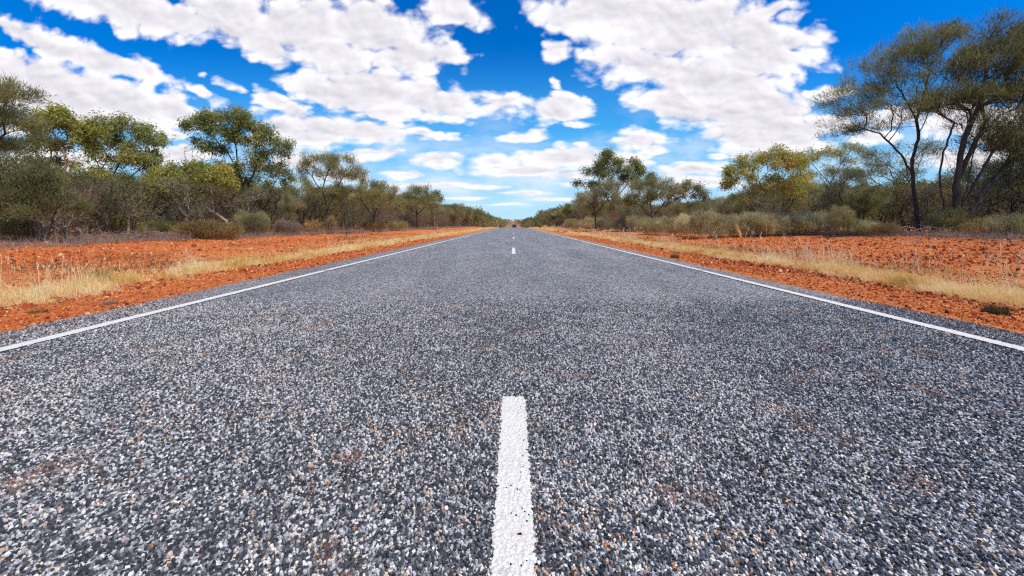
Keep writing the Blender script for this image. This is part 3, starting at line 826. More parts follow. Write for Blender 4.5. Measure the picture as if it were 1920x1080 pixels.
traced('mulga_tree', 16.8, [[(1802, 445), (1795, 400), (1792, 350), (1800, 300), (1808, 260)], [(1798, 425), (1770, 390), (1762, 340), (1768, 285), (1790, 230)], [(1818, 445), (1822, 405), (1860, 365), (1905, 335), (1960, 315)],
       [(1800, 395), (1830, 340), (1858, 290), (1895, 240)], [(1822, 400), (1850, 350), (1900, 300), (1950, 262)], [(1808, 260), (1835, 200), (1850, 140)], [(1792, 350), (1812, 300), (1830, 262), (1850, 225)], [(1824, 415), (1845, 395), (1890, 372), (1940, 360)], [(1806, 410), (1838, 375), (1872, 330), (1920, 290)], [(1796, 405), (1815, 350), (1822, 300), (1838, 250)], [(1812, 400), (1850, 372), (1900, 345), (1975, 290)], [(1792, 340), (1775, 300), (1762, 262)]],
       [(1900, 85, 70, 40, 230), (1965, 95, 60, 50, 170), (1850, 130, 60, 42, 190), (1800, 185, 75, 22, 120), (1870, 190, 80, 35, 170), (1945, 160, 70, 60, 170), (1760, 200, 35, 14, 40), (1900, 260, 70, 40, 80), (1830, 250, 60, 40, 60), (1950, 330, 60, 40, 80), (1985, 240, 50, 60, 90), (1880, 330, 60, 40, 35), (1935, 285, 50, 50, 130), (1860, 265, 40, 30, 60)],
       'needle', m_bark, m_mulga, 'big dark mulga with many fanned trunks from one base at the right', seed=4, tip_r=0.0085, nleaf=0.66, lsize=1.1, tint=0.36, dense=1.5, clump=0.21, rys=1.0, bf=0.35, crook=0.035, depth=0.7)  # leaf tint lowered to paint in the shade on this crown
traced('mulga_tree', 24.0, [[(1672, 436), (1675, 400), (1684, 370)], [(1684, 370), (1650, 345), (1620, 330)], [(1684, 370), (1705, 340), (1730, 330)]],
       [(1640, 325, 55, 12, 120), (1690, 300, 70, 22, 160), (1730, 335, 60, 14, 120), (1650, 355, 45, 10, 80), (1700, 350, 55, 12, 60), (1615, 300, 40, 14, 60)],
       'mulga', m_bark, m_mulga, 'dark olive layered mulga behind the tall single-trunked mulga', seed=5, tint=0.40, nleaf=0.8, depth=0.8)
traced('mulga_tree', 22.5, [[(1868, 440), (1866, 400), (1872, 365)], [(1868, 405), (1840, 370), (1825, 345)], [(1868, 400), (1900, 365), (1920, 340)]],
       [(1830, 320, 45, 14, 100), (1880, 335, 50, 16, 120), (1925, 320, 40, 18, 100), (1850, 365, 50, 16, 90), (1910, 370, 50, 18, 100), (1780, 335, 30, 12, 50)],
       'mulga', m_bark, m_mulga, 'dense olive mulga standing behind the many-trunked mulga', seed=13, tint=0.36, nleaf=0.9, depth=0.7)
traced('mulga_tree', 20.5, [[(1985, 446), (1978, 390), (1965, 340)], [(1978, 395), (1945, 350), (1915, 315)], [(1982, 410), (2020, 350)]],
       [(1960, 250, 60, 30, 120), (1930, 300, 50, 26, 110), (1990, 320, 60, 40, 120), (1940, 360, 50, 24, 90), (1975, 200, 50, 26, 90)],
       'needle', m_bark, m_mulga, 'dark mulga cut by the right edge of the picture', seed=14, tint=0.34, nleaf=0.7)
traced('grey_acacia', 22.0, [[(1592, 434), (1586, 405), (1580, 380)], [(1586, 405), (1600, 380), (1615, 362)]],
       [(1580, 345, 38, 24, 150), (1600, 372, 45, 16, 120), (1560, 375, 28, 14, 70), (1622, 385, 30, 10, 50)],
       'mulga', m_bark, m_grey, 'silvery grey-green acacia beside the layered dark mulga', seed=6, tint=0.42, nleaf=0.95)
traced('gum_tree', 26.0, [[(1452, 425), (1446, 400), (1434, 384), (1425, 372), (1429, 356), (1424, 340)], [(1424, 340), (1405, 330), (1385, 326)], [(1424, 340), (1440, 322), (1458, 306)], [(1434, 384), (1415, 376), (1404, 384)], [(1452, 410), (1462, 390), (1468, 375)]],
       [(1385, 328, 30, 16, 90), (1420, 306, 40, 16, 120), (1460, 300, 40, 15, 120), (1490, 310, 32, 16, 70), (1372, 345, 16, 12, 30), (1400, 372, 38, 16, 60, 0.8), (1470, 345, 50, 28, 190, 0.9), (1505, 355, 40, 26, 130, 1.0), (1520, 385, 34, 14, 80)],
       'gum', m_obark, m_ygum, 'yellow-green gum with a pale crooked trunk behind the right bushes', seed=7, tint=0.55, nleaf=1.0, tip_r=0.0055, lsize=1.1)
traced('gum_tree', 29.0, [[(1565, 430), (1560, 380), (1556, 345)], [(1556, 345), (1530, 315), (1510, 298)], [(1556, 345), (1575, 310), (1590, 290)]],
       [(1510, 295, 30, 12, 60), (1545, 290, 32, 10, 60), (1585, 288, 36, 14, 70), (1530, 320, 36, 14, 50), (1590, 315, 30, 14, 40)],
       'gum', m_gbark, m_ygum, 'thin sparse rusty gum behind and right of the yellow-green gum', seed=8, tint=0.5, nleaf=0.8, tip_r=0.005)
traced('gum_tree', 45.0, [[(1160, 420), (1157, 405), (1146, 384), (1132, 362), (1122, 345)], [(1132, 362), (1140, 340), (1142, 322)], [(1146, 384), (1165, 360), (1180, 340)]],
       [(1140, 300, 22, 12, 130), (1118, 322, 22, 16, 110), (1152, 316, 22, 16, 90), (1104, 344, 18, 8, 50), (1185, 318, 24, 12, 110), (1205, 330, 20, 10, 80), (1175, 340, 26, 10, 80), (1130, 345, 24, 10, 50)],
       'gum', m_obark, m_gum, 'tall gum with a leaning orange trunk rising above the right tree line', seed=9, tint=0.32, nleaf=0.9, tip_r=0.008, lsize=1.6, depth=0.7)
traced('mulga_tree', 38.0, [[(1222, 424), (1222, 405), (1220, 385)], [(1222, 408), (1200, 385)], [(1222, 408), (1245, 380)]],
       [(1210, 360, 36, 18, 170), (1240, 365, 30, 18, 130), (1225, 350, 34, 12, 110), (1195, 378, 22, 12, 60), (1258, 388, 20, 14, 60)],
       'mulga', m_bark, m_mulga, 'rounded olive mulga standing right of the leaning orange gum', seed=10, tint=0.62, nleaf=1.1, tip_r=0.009, lsize=1.5)
traced('mulga_tree', 41.0, [[(1118, 424), (1116, 400), (1112, 385)], [(1116, 402), (1095, 385)], [(1116, 402), (1135, 380)]],
       [(1108, 370, 26, 14, 120), (1135, 362, 26, 14, 120), (1098, 388, 20, 12, 70), (1160, 372, 24, 14, 90), (1150, 350, 20, 8, 50)],
       'mulga', m_bark, m_grey, 'grey-green mulga in front of the leaning orange gum', seed=11, tint=0.42, nleaf=1.1, tip_r=0.009, lsize=1.5)
traced('gum_tree', 36.0, [[(1285, 424), (1286, 400), (1290, 380)], [(1286, 396), (1275, 375), (1272, 360)], [(1290, 380), (1302, 365)]],
       [(1275, 356, 16, 9, 60), (1293, 350, 20, 8, 70), (1310, 362, 14, 10, 50), (1290, 372, 24, 8, 30), (1320, 375, 12, 8, 30)],
       'gum', m_bark, m_grey, 'small open-crowned grey tree with sky showing through, right of the rounded mulga', seed=12, tint=0.3, nleaf=0.8, tip_r=0.007, lsize=1.4)

# ------------------------------------------------------------------ left-hand trees traced from the photo
traced('mulga_tree', 12.5, [[(-60, 455), (-58, 400), (-50, 340), (-40, 290)], [(-50, 340), (-20, 290), (10, 250)], [(-58, 380), (-30, 330), (20, 300), (60, 275)]],
       [(-30, 185, 60, 35, 130), (20, 190, 38, 28, 80), (-10, 235, 60, 28, 110), (40, 232, 34, 18, 50), (0, 275, 42, 16, 60), (-70, 260, 60, 40, 90), (66, 262, 14, 8, 10)],
       'needle', m_bark, m_mulga, 'tall mulga cut by the left edge of the picture', seed=20, tint=0.42, dense=0.95, rys=1.0, nleaf=0.75, tip_r=0.0052)
traced('mulga_tree', 11.6, [[(76, 458), (74, 425), (66, 390), (50, 350)], [(92, 458), (96, 425), (104, 395), (95, 360)], [(98, 418), (125, 398), (147, 382)], [(74, 440), (58, 420), (45, 405)], [(98, 428), (130, 418), (160, 404)], [(74, 405), (35, 375), (5, 350)]],
       [(30, 320, 60, 28, 190), (62, 345, 36, 18, 100), (-20, 350, 50, 30, 120), (55, 370, 55, 20, 140), (122, 385, 24, 12, 50), (20, 395, 55, 16, 90), (145, 395, 20, 12, 30), (75, 400, 60, 14, 60), (-30, 410, 40, 20, 60)],
       'mulga', m_bark, m_mulga, 'low dark bushy mulga with two short trunks near the left edge', seed=21, tint=0.24, dense=0.85, rys=1.0, nleaf=1.0, lsize=0.85, tip_r=0.0042)
traced('gum_tree', 16.5, [[(108, 446), (110, 400), (117, 365), (119, 345), (118, 320)], [(118, 330), (124, 305), (120, 285)], [(117, 350), (104, 320), (80, 305)], [(119, 325), (140, 312), (160, 305)], [(120, 285), (108, 265), (95, 255)], [(120, 285), (138, 262)]],
       [(95, 235, 42, 16, 90), (140, 228, 40, 14, 90), (80, 275, 38, 16, 80), (125, 250, 40, 14, 60), (165, 245, 20, 8, 35), (160, 262, 22, 10, 35), (75, 300, 26, 10, 30), (110, 212, 30, 8, 40)],
       'gum', m_gbark, m_ygum, 'slender gum with a forked pale trunk behind the low bushy mulga', seed=22, tint=0.5, nleaf=0.85, tip_r=0.0046)
traced('gum_tree', 19.5, [[(205, 442), (204, 405), (198, 380), (200, 350)], [(200, 350), (222, 310), (240, 285)], [(200, 350), (185, 310), (175, 285)], [(240, 290), (265, 270), (285, 262)], [(202, 400), (220, 380), (228, 350)]],
       [(190, 250, 30, 16, 70), (235, 243, 38, 16, 110), (275, 258, 28, 16, 60), (300, 268, 10, 8, 16), (205, 285, 42, 18, 90), (240, 300, 45, 22, 130), (180, 330, 38, 18, 100, -0.8), (225, 345, 40, 14, 90, -0.8), (280, 300, 30, 16, 60)],
       'gum', m_bark, m_gum, 'broad gum with a ragged two-tier crown left of the yellow bushy gum', seed=23, tint=0.52, nleaf=0.95, tip_r=0.0048)
traced('gum_tree', 19.0, [[(432, 437), (425, 415), (408, 402), (385, 388), (362, 372), (345, 350)], [(400, 396), (398, 380), (396, 355)], [(385, 388), (365, 382), (345, 378)]],
       [(320, 335, 34, 20, 120), (360, 325, 40, 18, 140), (400, 332, 34, 20, 110), (330, 368, 34, 20, 110), (300, 355, 18, 18, 40), (350, 350, 40, 16, 90), (305, 330, 14, 12, 24)],
       'gum', m_gbark, m_ygum, 'yellow-green bushy gum with a low leaning pale limb', seed=24, tint=0.42, nleaf=0.95, tip_r=0.005)
traced('gum_tree', 22.5, [[(447, 434), (445, 405), (452, 370), (455, 345), (446, 315)], [(447, 425), (432, 395), (420, 360), (408, 330)], [(446, 315), (444, 290), (440, 260)], [(446, 318), (425, 285), (405, 262), (385, 245)], [(452, 372), (468, 340), (482, 310), (500, 292)], [(440, 265), (450, 245)]],
       [(370, 238, 26, 16, 90), (395, 228, 24, 14, 70), (440, 222, 34, 14, 110), (425, 246, 28, 12, 60), (462, 238, 22, 14, 60), (500, 262, 30, 16, 80), (530, 282, 20, 14, 50), (495, 300, 32, 14, 80), (450, 268, 26, 10, 50), (395, 280, 26, 12, 50), (450, 330, 40, 20, 130), (415, 320, 30, 16, 80), (480, 245, 24, 10, 40), (378, 268, 16, 8, 24)],
       'gum', m_bark, m_gum, 'tallest gum on the left with a wide airy crown', seed=25, tint=0.48, nleaf=0.95, tip_r=0.0052, lsize=1.1)
traced('gum_tree', 25.0, [[(516, 434), (514, 395), (508, 360)], [(508, 360), (520, 335), (530, 318)], [(508, 360), (498, 335)]],
       [(500, 325, 22, 12, 50), (528, 320, 20, 12, 50), (512, 342, 26, 10, 40), (540, 335, 12, 8, 20)],
       'gum', m_dead, m_gum, 'thin wispy gum between the tallest left gum and the round mulga', seed=26, tint=0.35, nleaf=0.7, tip_r=0.005)
traced('bare_tree', 26.0, [[(361, 434), (361, 380), (360, 325), (362, 300)], [(360, 318), (350, 300), (345, 285)], [(362, 305), (376, 292)], [(362, 300), (360, 285)]],
       [(352, 276, 14, 6, 26), (372, 286, 10, 5, 10)],
       'sparse', m_dead, m_gum, 'nearly bare grey sapling topped with one small tuft left of the tallest gum', seed=27, tint=0.25, nleaf=1.6, tip_r=0.006)
traced('mulga_tree', 27.0, [[(612, 434), (613, 405), (611, 380), (604, 355)], [(613, 400), (622, 375), (635, 350)], [(612, 408), (630, 385), (655, 360)], [(606, 360), (590, 340), (580, 325)], [(604, 355), (612, 330), (616, 315)]],
       [(575, 318, 20, 16, 80), (605, 304, 28, 12, 120), (640, 310, 30, 14, 120), (665, 328, 18, 14, 70), (600, 328, 34, 10, 70), (640, 332, 32, 10, 60), (600, 358, 34, 8, 60), (655, 355, 28, 12, 70), (570, 350, 16, 12, 40), (676, 345, 10, 8, 20)],
       'mulga', m_bark, m_mulga, 'dome-crowned mulga standing clear above the middle of the left tree line', seed=28, tint=0.66, nleaf=0.75, tip_r=0.0056, lsize=1.15)
traced('mulga_tree', 33.0, [[(700, 428), (702, 400), (698, 380)], [(702, 402), (715, 380)], [(700, 405), (685, 385)]],
       [(695, 360, 26, 12, 100), (718, 365, 24, 12, 90), (675, 375, 20, 10, 60), (735, 360, 10, 6, 20), (705, 380, 34, 10, 60), (710, 348, 14, 6, 24)],
       'mulga', m_bark, m_mulga, 'lower olive mulga right of the dome-crowned mulga', seed=29, tint=0.6, nleaf=0.9, tip_r=0.007, lsize=1.4)
traced('mulga_tree', 50.0, [[(781, 428), (782, 405), (780, 390)], [(782, 402), (765, 385)], [(782, 402), (800, 385)]],
       [(780, 364, 24, 9, 90), (762, 376, 18, 10, 60), (800, 376, 18, 10, 70), (782, 382, 28, 8, 70), (815, 388, 12, 8, 30)],
       'mulga', m_bark, m_mulga, 'compact mulga with a dark trunk near the narrowing end of the left tree line', seed=30, tint=0.72, nleaf=1.1, tip_r=0.011, lsize=1.9)
traced('gum_tree', 62.0, [[(815, 424), (815, 395), (816, 372)]],
       [(817, 366, 6, 5, 24), (823, 372, 5, 4, 14), (812, 374, 4, 3, 10)],
       'gum', m_gbark, m_gum, 'slim pale-stemmed sapling poking above the far left tree line', seed=31, tint=0.25, nleaf=1.2, tip_r=0.012, lsize=2.0)

# ------------------------------------------------------------------ shrubs traced from the photo
def on_ground(px, py):      # the spot on the ground seen at a pixel
    Y = 15.0
    for _ in range(40):
        Y = 0.5 * Y + 0.5 * max(2.0, (EYE - G((px - VX) / F * Y, Y)) * F / max(py - VY, 1.5))
    X = (px - VX) / F * Y
    return X, Y, G(X, Y)

def shrub(px, pbase, ptop, phw, kind, mleaf, label, seed, group=None, n=150, tint=0.5, name='shrub', mb=None, rag=1.0, nleaf=1.0, Y=None):
    rng = np.random.default_rng(seed)
    X, Yg, z = on_ground(px, pbase)
    Y = Y or Yg
    X = (px - VX) / F * Y; z = G(X, Y)
    h = (pbase - ptop) / F * Y; r = phw / F * Y
    stems = []
    for i in range(6):
        a = rng.uniform(0, 6.28); q = rng.uniform(0.2, 0.7)
        stems.append([(X + 0.05 * math.cos(a), Y + 0.05 * math.sin(a), z - 0.04), (X + q * r * 0.5 * math.cos(a), Y + q * r * 0.5 * math.sin(a), z + h * 0.35)])
    tips = [blob(rng, (X, Y, z + h * 0.52), (r, r * 0.85, h * 0.5), int(n * 0.7), 0.5, 0.9)]
    for i in range(5):
        a = rng.uniform(0, 6.28)
        tips.append(blob(rng, (X + 0.55 * r * math.cos(a), Y + 0.5 * r * math.sin(a), z + h * rng.uniform(0.45, 0.85)), (r * 0.4, r * 0.4, h * 0.3 * rag), int(n * 0.14), 0.4, 0.9))
    tips = np.concatenate(tips)
    tips[:, 2] = np.maximum(tips[:, 2], ground_z(tips[:, 0], tips[:, 1]) + 0.08)
    tr, cr = plant(rng, stems, tips, kind, tip_r=0.0035, bf=0.6, step=0.22, tint=tint, nleaf=nleaf, lsize=max(0.55, min(1.5, r * 0.95)), midleaf=0.3)
    return plant_object(name, (X, Y, z), tr, cr, mb or m_dead, mleaf, label, 'shrub', group, crown='foliage', trunk='stem')

SB = [  # the row of grey-green bushes on the right
    (1075, 429, 412, 20, 'leftmost and farthest'), (1104, 430, 411, 20, 'second from the left'), (1134, 431, 411, 22, 'third from the left'), (1166, 433, 411, 24, 'fourth from the left'),
    (1198, 435, 408, 24, 'fifth from the left'), (1226, 440, 412, 30, 'sixth from the left'), (1264, 441, 409, 30, 'seventh from the left'), (1296, 443, 407, 30, 'eighth from the left'),
    (1334, 447, 402, 42, 'ninth from the left, the largest'), (1372, 444, 409, 26, 'tenth from the left'), (1412, 443, 404, 36, 'eleventh from the left'), (1450, 442, 406, 34, 'twelfth from the left'),
    (1490, 441, 406, 34, 'thirteenth from the left'), (1528, 440, 404, 36, 'fourteenth from the left, the last')]
for i, (px, pb, pt, hw, which) in enumerate(SB):
    shrub(px, pb, pt, hw, 'shrub', m_grey, 'grey-green bush in the right-hand row, %s' % which, 300 + i, 'grey-green bushes in a row at the foot of the right trees', n=190 if hw > 25 else 130, tint=0.52 + 0.12 * math.sin(i * 2.1), nleaf=1.0)
shrub(1576, 444, 388, 22, 'shrub', m_mulga, 'tall dark narrow bush at the right end of the grey-green row', 320, n=200, tint=0.45)
shrub(1626, 441, 414, 26, 'shrub', m_grey, 'bluish grey bush at the foot of the layered dark mulga', 321, n=170, tint=0.3)
shrub(1660, 442, 422, 24, 'shrub', m_rust, 'low brown bush left of the tall single trunk', 322, n=120, tint=0.35)
shrub(1778, 442, 398, 30, 'needle', m_mulga, 'upright dark olive bush between the tall single trunk and the many-trunked mulga', 323, n=170, tint=0.55)
shrub(1850, 444, 412, 34, 'shrub', m_rust, 'brownish bush beside the base of the many-trunked mulga', 324, n=150, tint=0.4)
shrub(1905, 447, 405, 40, 'shrub', m_grey, 'grey twiggy bush at the right edge of the picture', 325, n=170, tint=0.32)
shrub(475, 443, 403, 28, 'shrub', m_grey, 'round olive bush on the red soil at the left, standing alone', 330, n=300, tint=0.38, nleaf=1.2)
shrub(236, 440, 406, 28, 'shrub', m_ygum, 'pale yellow-green bush behind the heap of dead branches', 331, n=190, tint=0.42)
shrub(300, 442, 412, 26, 'shrub', m_mulga, 'dull olive bush just right of the pale yellow-green bush', 332, n=150, tint=0.6)
shrub(390, 447, 424, 52, 'shrub', m_rust, 'wide low rusty-brown bush left of the round olive bush', 333, n=280, tint=0.5)
shrub(425, 446, 422, 26, 'shrub', m_rust, 'small low rusty bush touching the round olive bush', 334, n=150, tint=0.55)
shrub(620, 439, 406, 14, 'sparse', m_straw, 'dry straw-coloured bush below the dome-crowned mulga', 335, n=120, tint=0.1, nleaf=2.2)
shrub(590, 439, 412, 18, 'shrub', m_rust, 'brown bush left of the dry straw-coloured bush', 336, n=120, tint=0.55)
shrub(540, 441, 416, 24, 'shrub', m_greytuft, 'grey leafless bush between the round olive bush and the dome-crowned mulga', 337, n=150, tint=0.35)
shrub(700, 435, 417, 22, 'shrub', m_rust, 'low dark bush under the lower olive mulga', 338, n=120, tint=0.3)
shrub(745, 433, 416, 20, 'shrub', m_mulga, 'small olive bush left of the compact far mulga', 339, n=110, tint=0.6)
shrub(30, 455, 412, 36, 'shrub', m_mulga, 'dark ragged bush at the left edge beside the low bushy mulga', 340, n=180, tint=0.3)

# ------------------------------------------------------------------ filling scrub: one plant of each kind is built, the rest are copies
def proto_tree(seed, kind, mb, ml, name, H=4.5, nst=2, tint=0.45, nb=7, n=520, flat=0.23, wide=0.42, low=0.42, tip_r=0.0065, nleaf=1.0, lsize=1.25, cat='tree'):
    rng = np.random.default_rng(seed)
    st = []
    for i in range(nst):
        a = rng.uniform(0, 6.28); q = rng.uniform(0.08, 0.2) * H
        st.append([(0.1 * i * math.cos(a), 0.1 * i * math.sin(a), -0.05), (q * 0.5 * math.cos(a), q * 0.5 * math.sin(a), H * 0.22), (q * math.cos(a + 0.3), q * math.sin(a + 0.3), H * low * 0.85)])
    tips = []
    for i in range(nb):
        a = rng.uniform(0, 6.28); q = H * wide * rng.uniform(0.1, 0.75); z = H * rng.uniform(low, 0.86)
        tips.append(blob(rng, (q * math.cos(a), q * math.sin(a), z), (H * wide * 0.5, H * wide * 0.5, H * flat), n // nb, 0.35, 0.5, 0.17))
    tips = np.concatenate(tips); tips[:, 2] = np.clip(tips[:, 2], 0.12 * H, H * 0.97)
    tr, cr = plant(rng, st, tips, kind, tip_r=tip_r, tint=tint, nleaf=nleaf, lsize=lsize)
    o = plant_object(name, (0, 0, 0), tr, cr, mb, ml, 'x', cat, crown='crown' if cat == 'tree' else 'foliage', trunk='trunk' if cat == 'tree' else 'stem')
    zz = cr[0][:, 2].max() if cr else tr[0][:, 2].max()
    return dict(o=o, H=float(np.percentile(cr[0][:, 2], 99.5)) if cr else float(zz), used=False)
PROTO = {
    'mulga': [proto_tree(400 + i, 'mulga', m_bark, m_mulga, 'mulga_tree', nst=1 + i % 3, tint=0.52 + 0.06 * (i % 3), low=0.46 + 0.06 * i) for i in range(4)],
    'grey': [proto_tree(410 + i, 'mulga', m_bark, m_grey, 'grey_acacia', nst=2, tint=0.40, flat=0.2) for i in range(2)],
    'gum': [proto_tree(420 + i, 'gum', m_gbark if i else m_bark, m_gum, 'gum_tree', nst=1 + i, tint=0.5, low=0.42, wide=0.36, flat=0.2, n=460) for i in range(2)],
    'thicket': [proto_tree(430 + i, 'sparse', m_dead if i else m_bark, m_rust if i % 2 else m_mulga, 'twiggy_shrub', H=2.6, nst=6, n=460, low=0.25, wide=0.5, flat=0.3, tip_r=0.0065, tint=0.35, lsize=1.0, cat='shrub') for i in range(4)],
}
REFS = [(-40, 'the tall mulga cut by the left edge'), (85, 'the low two-trunked mulga'), (150, 'the slender pale gum'), (215, 'the ragged two-tier gum'), (340, 'the yellow-green bushy gum'),
        (445, 'the tallest left gum'), (540, 'the thin wispy gum'), (612, 'the dome-crowned mulga'), (700, 'the lower olive mulga'), (781, 'the compact far mulga'), (850, 'the far left curve of scrub'), (915, 'the far left end of the tree line'),
        (1010, 'the far right end of the tree line'), (1060, 'the far right run of scrub'), (1115, 'the grey mulga by the leaning orange gum'), (1160, 'the leaning orange gum'), (1222, 'the rounded right mulga'), (1290, 'the open-crowned grey tree'),
        (1345, 'the largest grey-green bush'), (1440, 'the yellow-green gum with the pale crooked trunk'), (1560, 'the sparse rusty gum'), (1610, 'the silvery acacia'), (1680, 'the layered dark mulga'), (1735, 'the tall single-trunked mulga'), (1830, 'the many-trunked mulga'), (1930, 'the right edge trees')]
KINDS = {'mulga': ('olive mulga tree', 'tree'), 'grey': ('grey-green acacia tree', 'tree'), 'gum': ('leafy gum tree', 'tree'), 'thicket': ('dead twiggy shrub', 'shrub')}
SKY_L = [(-300, 290), (-100, 300), (60, 318), (200, 322), (300, 318), (400, 322), (500, 340), (550, 352), (600, 345), (650, 346), (700, 346), (735, 356), (760, 368), (830, 382), (870, 382), (900, 390), (930, 405), (948, 415), (963, 419)]
SKY_R = [(963, 419), (978, 414), (990, 408), (1005, 398), (1025, 391), (1050, 386), (1075, 376), (1100, 372), (1180, 374), (1260, 380), (1320, 374), (1360, 368), (1420, 352), (1500, 342), (1600, 345), (1700, 330), (1800, 335), (1920, 330), (2200, 300)]
SIZES = ('knee-high', 'low', 'middle-sized', 'tall')
PLACED = []
def place(kind, X, Y, rng, hmax, jitter=(0.8, 1.02)):
    px = VX + X / Y * F
    sk = SKY_L if px < VX else SKY_R
    top = np.interp(px, [q[0] for q in sk], [q[1] for q in sk])
    z = G(X, Y)
    h = EYE + (VY - top) / F * Y - z
    h = min(h * rng.uniform(*jitter), hmax * rng.uniform(0.8, 1.1))
    if h < 0.7: return False
    lim = 1.0 if kind == 'thicket' else 1.6
    if any((X - a) ** 2 + (Y - b) ** 2 < (lim * (0.7 + Y / 60)) ** 2 for a, b in PLACED): return False
    PLACED.append((X, Y))
    p = PROTO[kind][int(rng.integers(len(PROTO[kind])))]
    s = h / p['H']
    ref = min(REFS, key=lambda q: abs(q[0] - px))[1]
    word, cat = KINDS[kind]
    sz = 'low' if h < 1.9 else ('middle-sized' if h < 3.4 else 'tall')
    far = '' if Y < 45 else 'distant '
    lab = '%s %s%s by %s' % (sz, far, word, ref)
    grp = '%s %s%ss by %s' % (sz, far, word, ref)
    sc = (s * rng.uniform(0.95, 1.25), s * rng.uniform(0.95, 1.25), s)
    rz = rng.uniform(0, 6.28)
    if not p['used']:
        o = p['o']; o.location = (X, Y, z - 0.03); o.rotation_euler = (0, 0, rz); o.scale = sc; o['label'] = lab; o['group'] = grp; p['used'] = True
    else:
        copy_tree(p['o'], (X, Y, z - 0.03), rz, sc, lab, grp)
    return True

rng = np.random.default_rng(77)
for sgn in (-1, 1):
    def edge(Y):
        return float(np.interp(Y, [8, 14, 20, 30, 60, 150], [15.5, 15.5, 14.5, 13.8, 13.0, 12.5]) if sgn < 0 else np.interp(Y, [8, 14, 19, 23, 30, 60, 150], [21, 21.5, 21.5, 15.5, 14, 13, 12.5]))
    for kind, num, y0, y1, spread, hmax in (('thicket', 70, 13, 55, 9, 3.2), ('mulga', 34, 17, 60, 13, 5.6), ('grey', 10, 18, 60, 12, 5.0), ('gum', 12, 20, 60, 13, 6.0),
                                          ('mulga', 22, 55, 135, 12, 6.2), ('grey', 9, 55, 135, 10, 5.6), ('gum', 7, 60, 135, 14, 6.5), ('thicket', 22, 50, 120, 8, 3.2), ('mulga', 14, 45, 110, 60, 6.0)):
        done = tries = 0
        while done < num and tries < num * 30:
            tries += 1
            Y = y0 * (y1 / y0) ** rng.random()
            X = sgn * (edge(Y) + (0.3 if kind == 'thicket' else 1.2) + spread * rng.random() ** 1.4)
            if not (-380 < VX + X / Y * F < 2300): continue
            done += place(kind, X, Y, rng, hmax)

# ------------------------------------------------------------------ far woodland, one mass on each side where the trees run together
def woodland(sgn, seed):
    rng = np.random.default_rng(seed)
    crs, trs = [], []
    n = 0
    while n < 700:
        if n < 330:
            Y = rng.uniform(110, 560)
            X = sgn * (np.interp(Y, [110, 200, 330, 560], [13.0, 12.0, 10.0, 7.0] if sgn < 0 else [13.0, 12.5, 10.0, 7.5]) + 1.0 + (70 + Y * 0.25) * rng.random() ** 2.0)
        elif n >= 620:
            Y = rng.uniform(440, 700); X = sgn * rng.uniform(0.5, 34)
        else:
            Y = 48 * (220 / 48) ** rng.random()
            X = sgn * rng.uniform(34, 1.9 * Y + 12)
        px = VX + X / Y * F
        sk = SKY_L if sgn < 0 else SKY_R
        top = np.interp(px, [q[0] for q in sk], [q[1] for q in sk]) + rng.gamma(1.2, 2.2) + (n >= 330) * (n < 620) * rng.uniform(4, 16)
        z = G(X, Y); h = min(EYE + (VY - top) / F * Y - z, rng.uniform(5.5, 9.5))
        if n >= 620: h = rng.uniform(1.6, 3.0)
        if h < 1.5: 
            n += 1; continue
        n += 1
        r = h * rng.uniform(0.38, 0.6)
        c = blob(rng, (X, Y, z + h * 0.62), (r, r, h * 0.34), 46, 0.5, 0.8)
        c = np.concatenate([c, blob(rng, (X + rng.normal(0, r), Y, z + h * 0.3), (r, r, h * 0.28), 18, 0.2, 0.9)])
        c[:, 2] = np.maximum(c[:, 2], z + 0.2)
        L = h * 0.085
        crs.append(leaves(rng, c, unit(c - np.array([X, Y, z + h * 0.4])), 11, h * 0.055, L, L * 0.5, 0.5, 0.6, 0.9, np.full(len(c), rng.uniform(0.12, 0.66)), 0.15))
        lines = [(np.array([X, Y, z - 0.1]), np.array([X + rng.normal(0, 0.1 * h), Y, z + h * 0.45])), (np.array([X, Y, z + h * 0.2]), np.array([X + rng.normal(0, 0.25 * h), Y, z + h * 0.6])), (np.array([X, Y, z + h * 0.25]), np.array([X + rng.normal(0, 0.3 * h), Y + rng.normal(0, 0.2 * h), z + h * 0.6]))]
        pos = np.array([q for ln in lines for q in ln]); par = np.array([-1, 0, -1, 2, -1, 4])
        trs.append(tubes(pos, par, np.array([0.13, 0.08, 0.09, 0.05, 0.09, 0.05]) * h / 6))
    v, ps, t = merge(crs)
    me = mesh_np('woodland', v, ps, {'tint': t})
    o = link('woodland', me, m_mulga)
    tag(o, 'grey-green woodland closing in along the far %s of the road' % ('left' if sgn < 0 else 'right'), 'woodland', kind='stuff')
    v, ps, t = merge(trs)
    link('trunk', mesh_np('trunk', v, ps), m_bark, o)
woodland(-1, 501); woodland(1, 511)

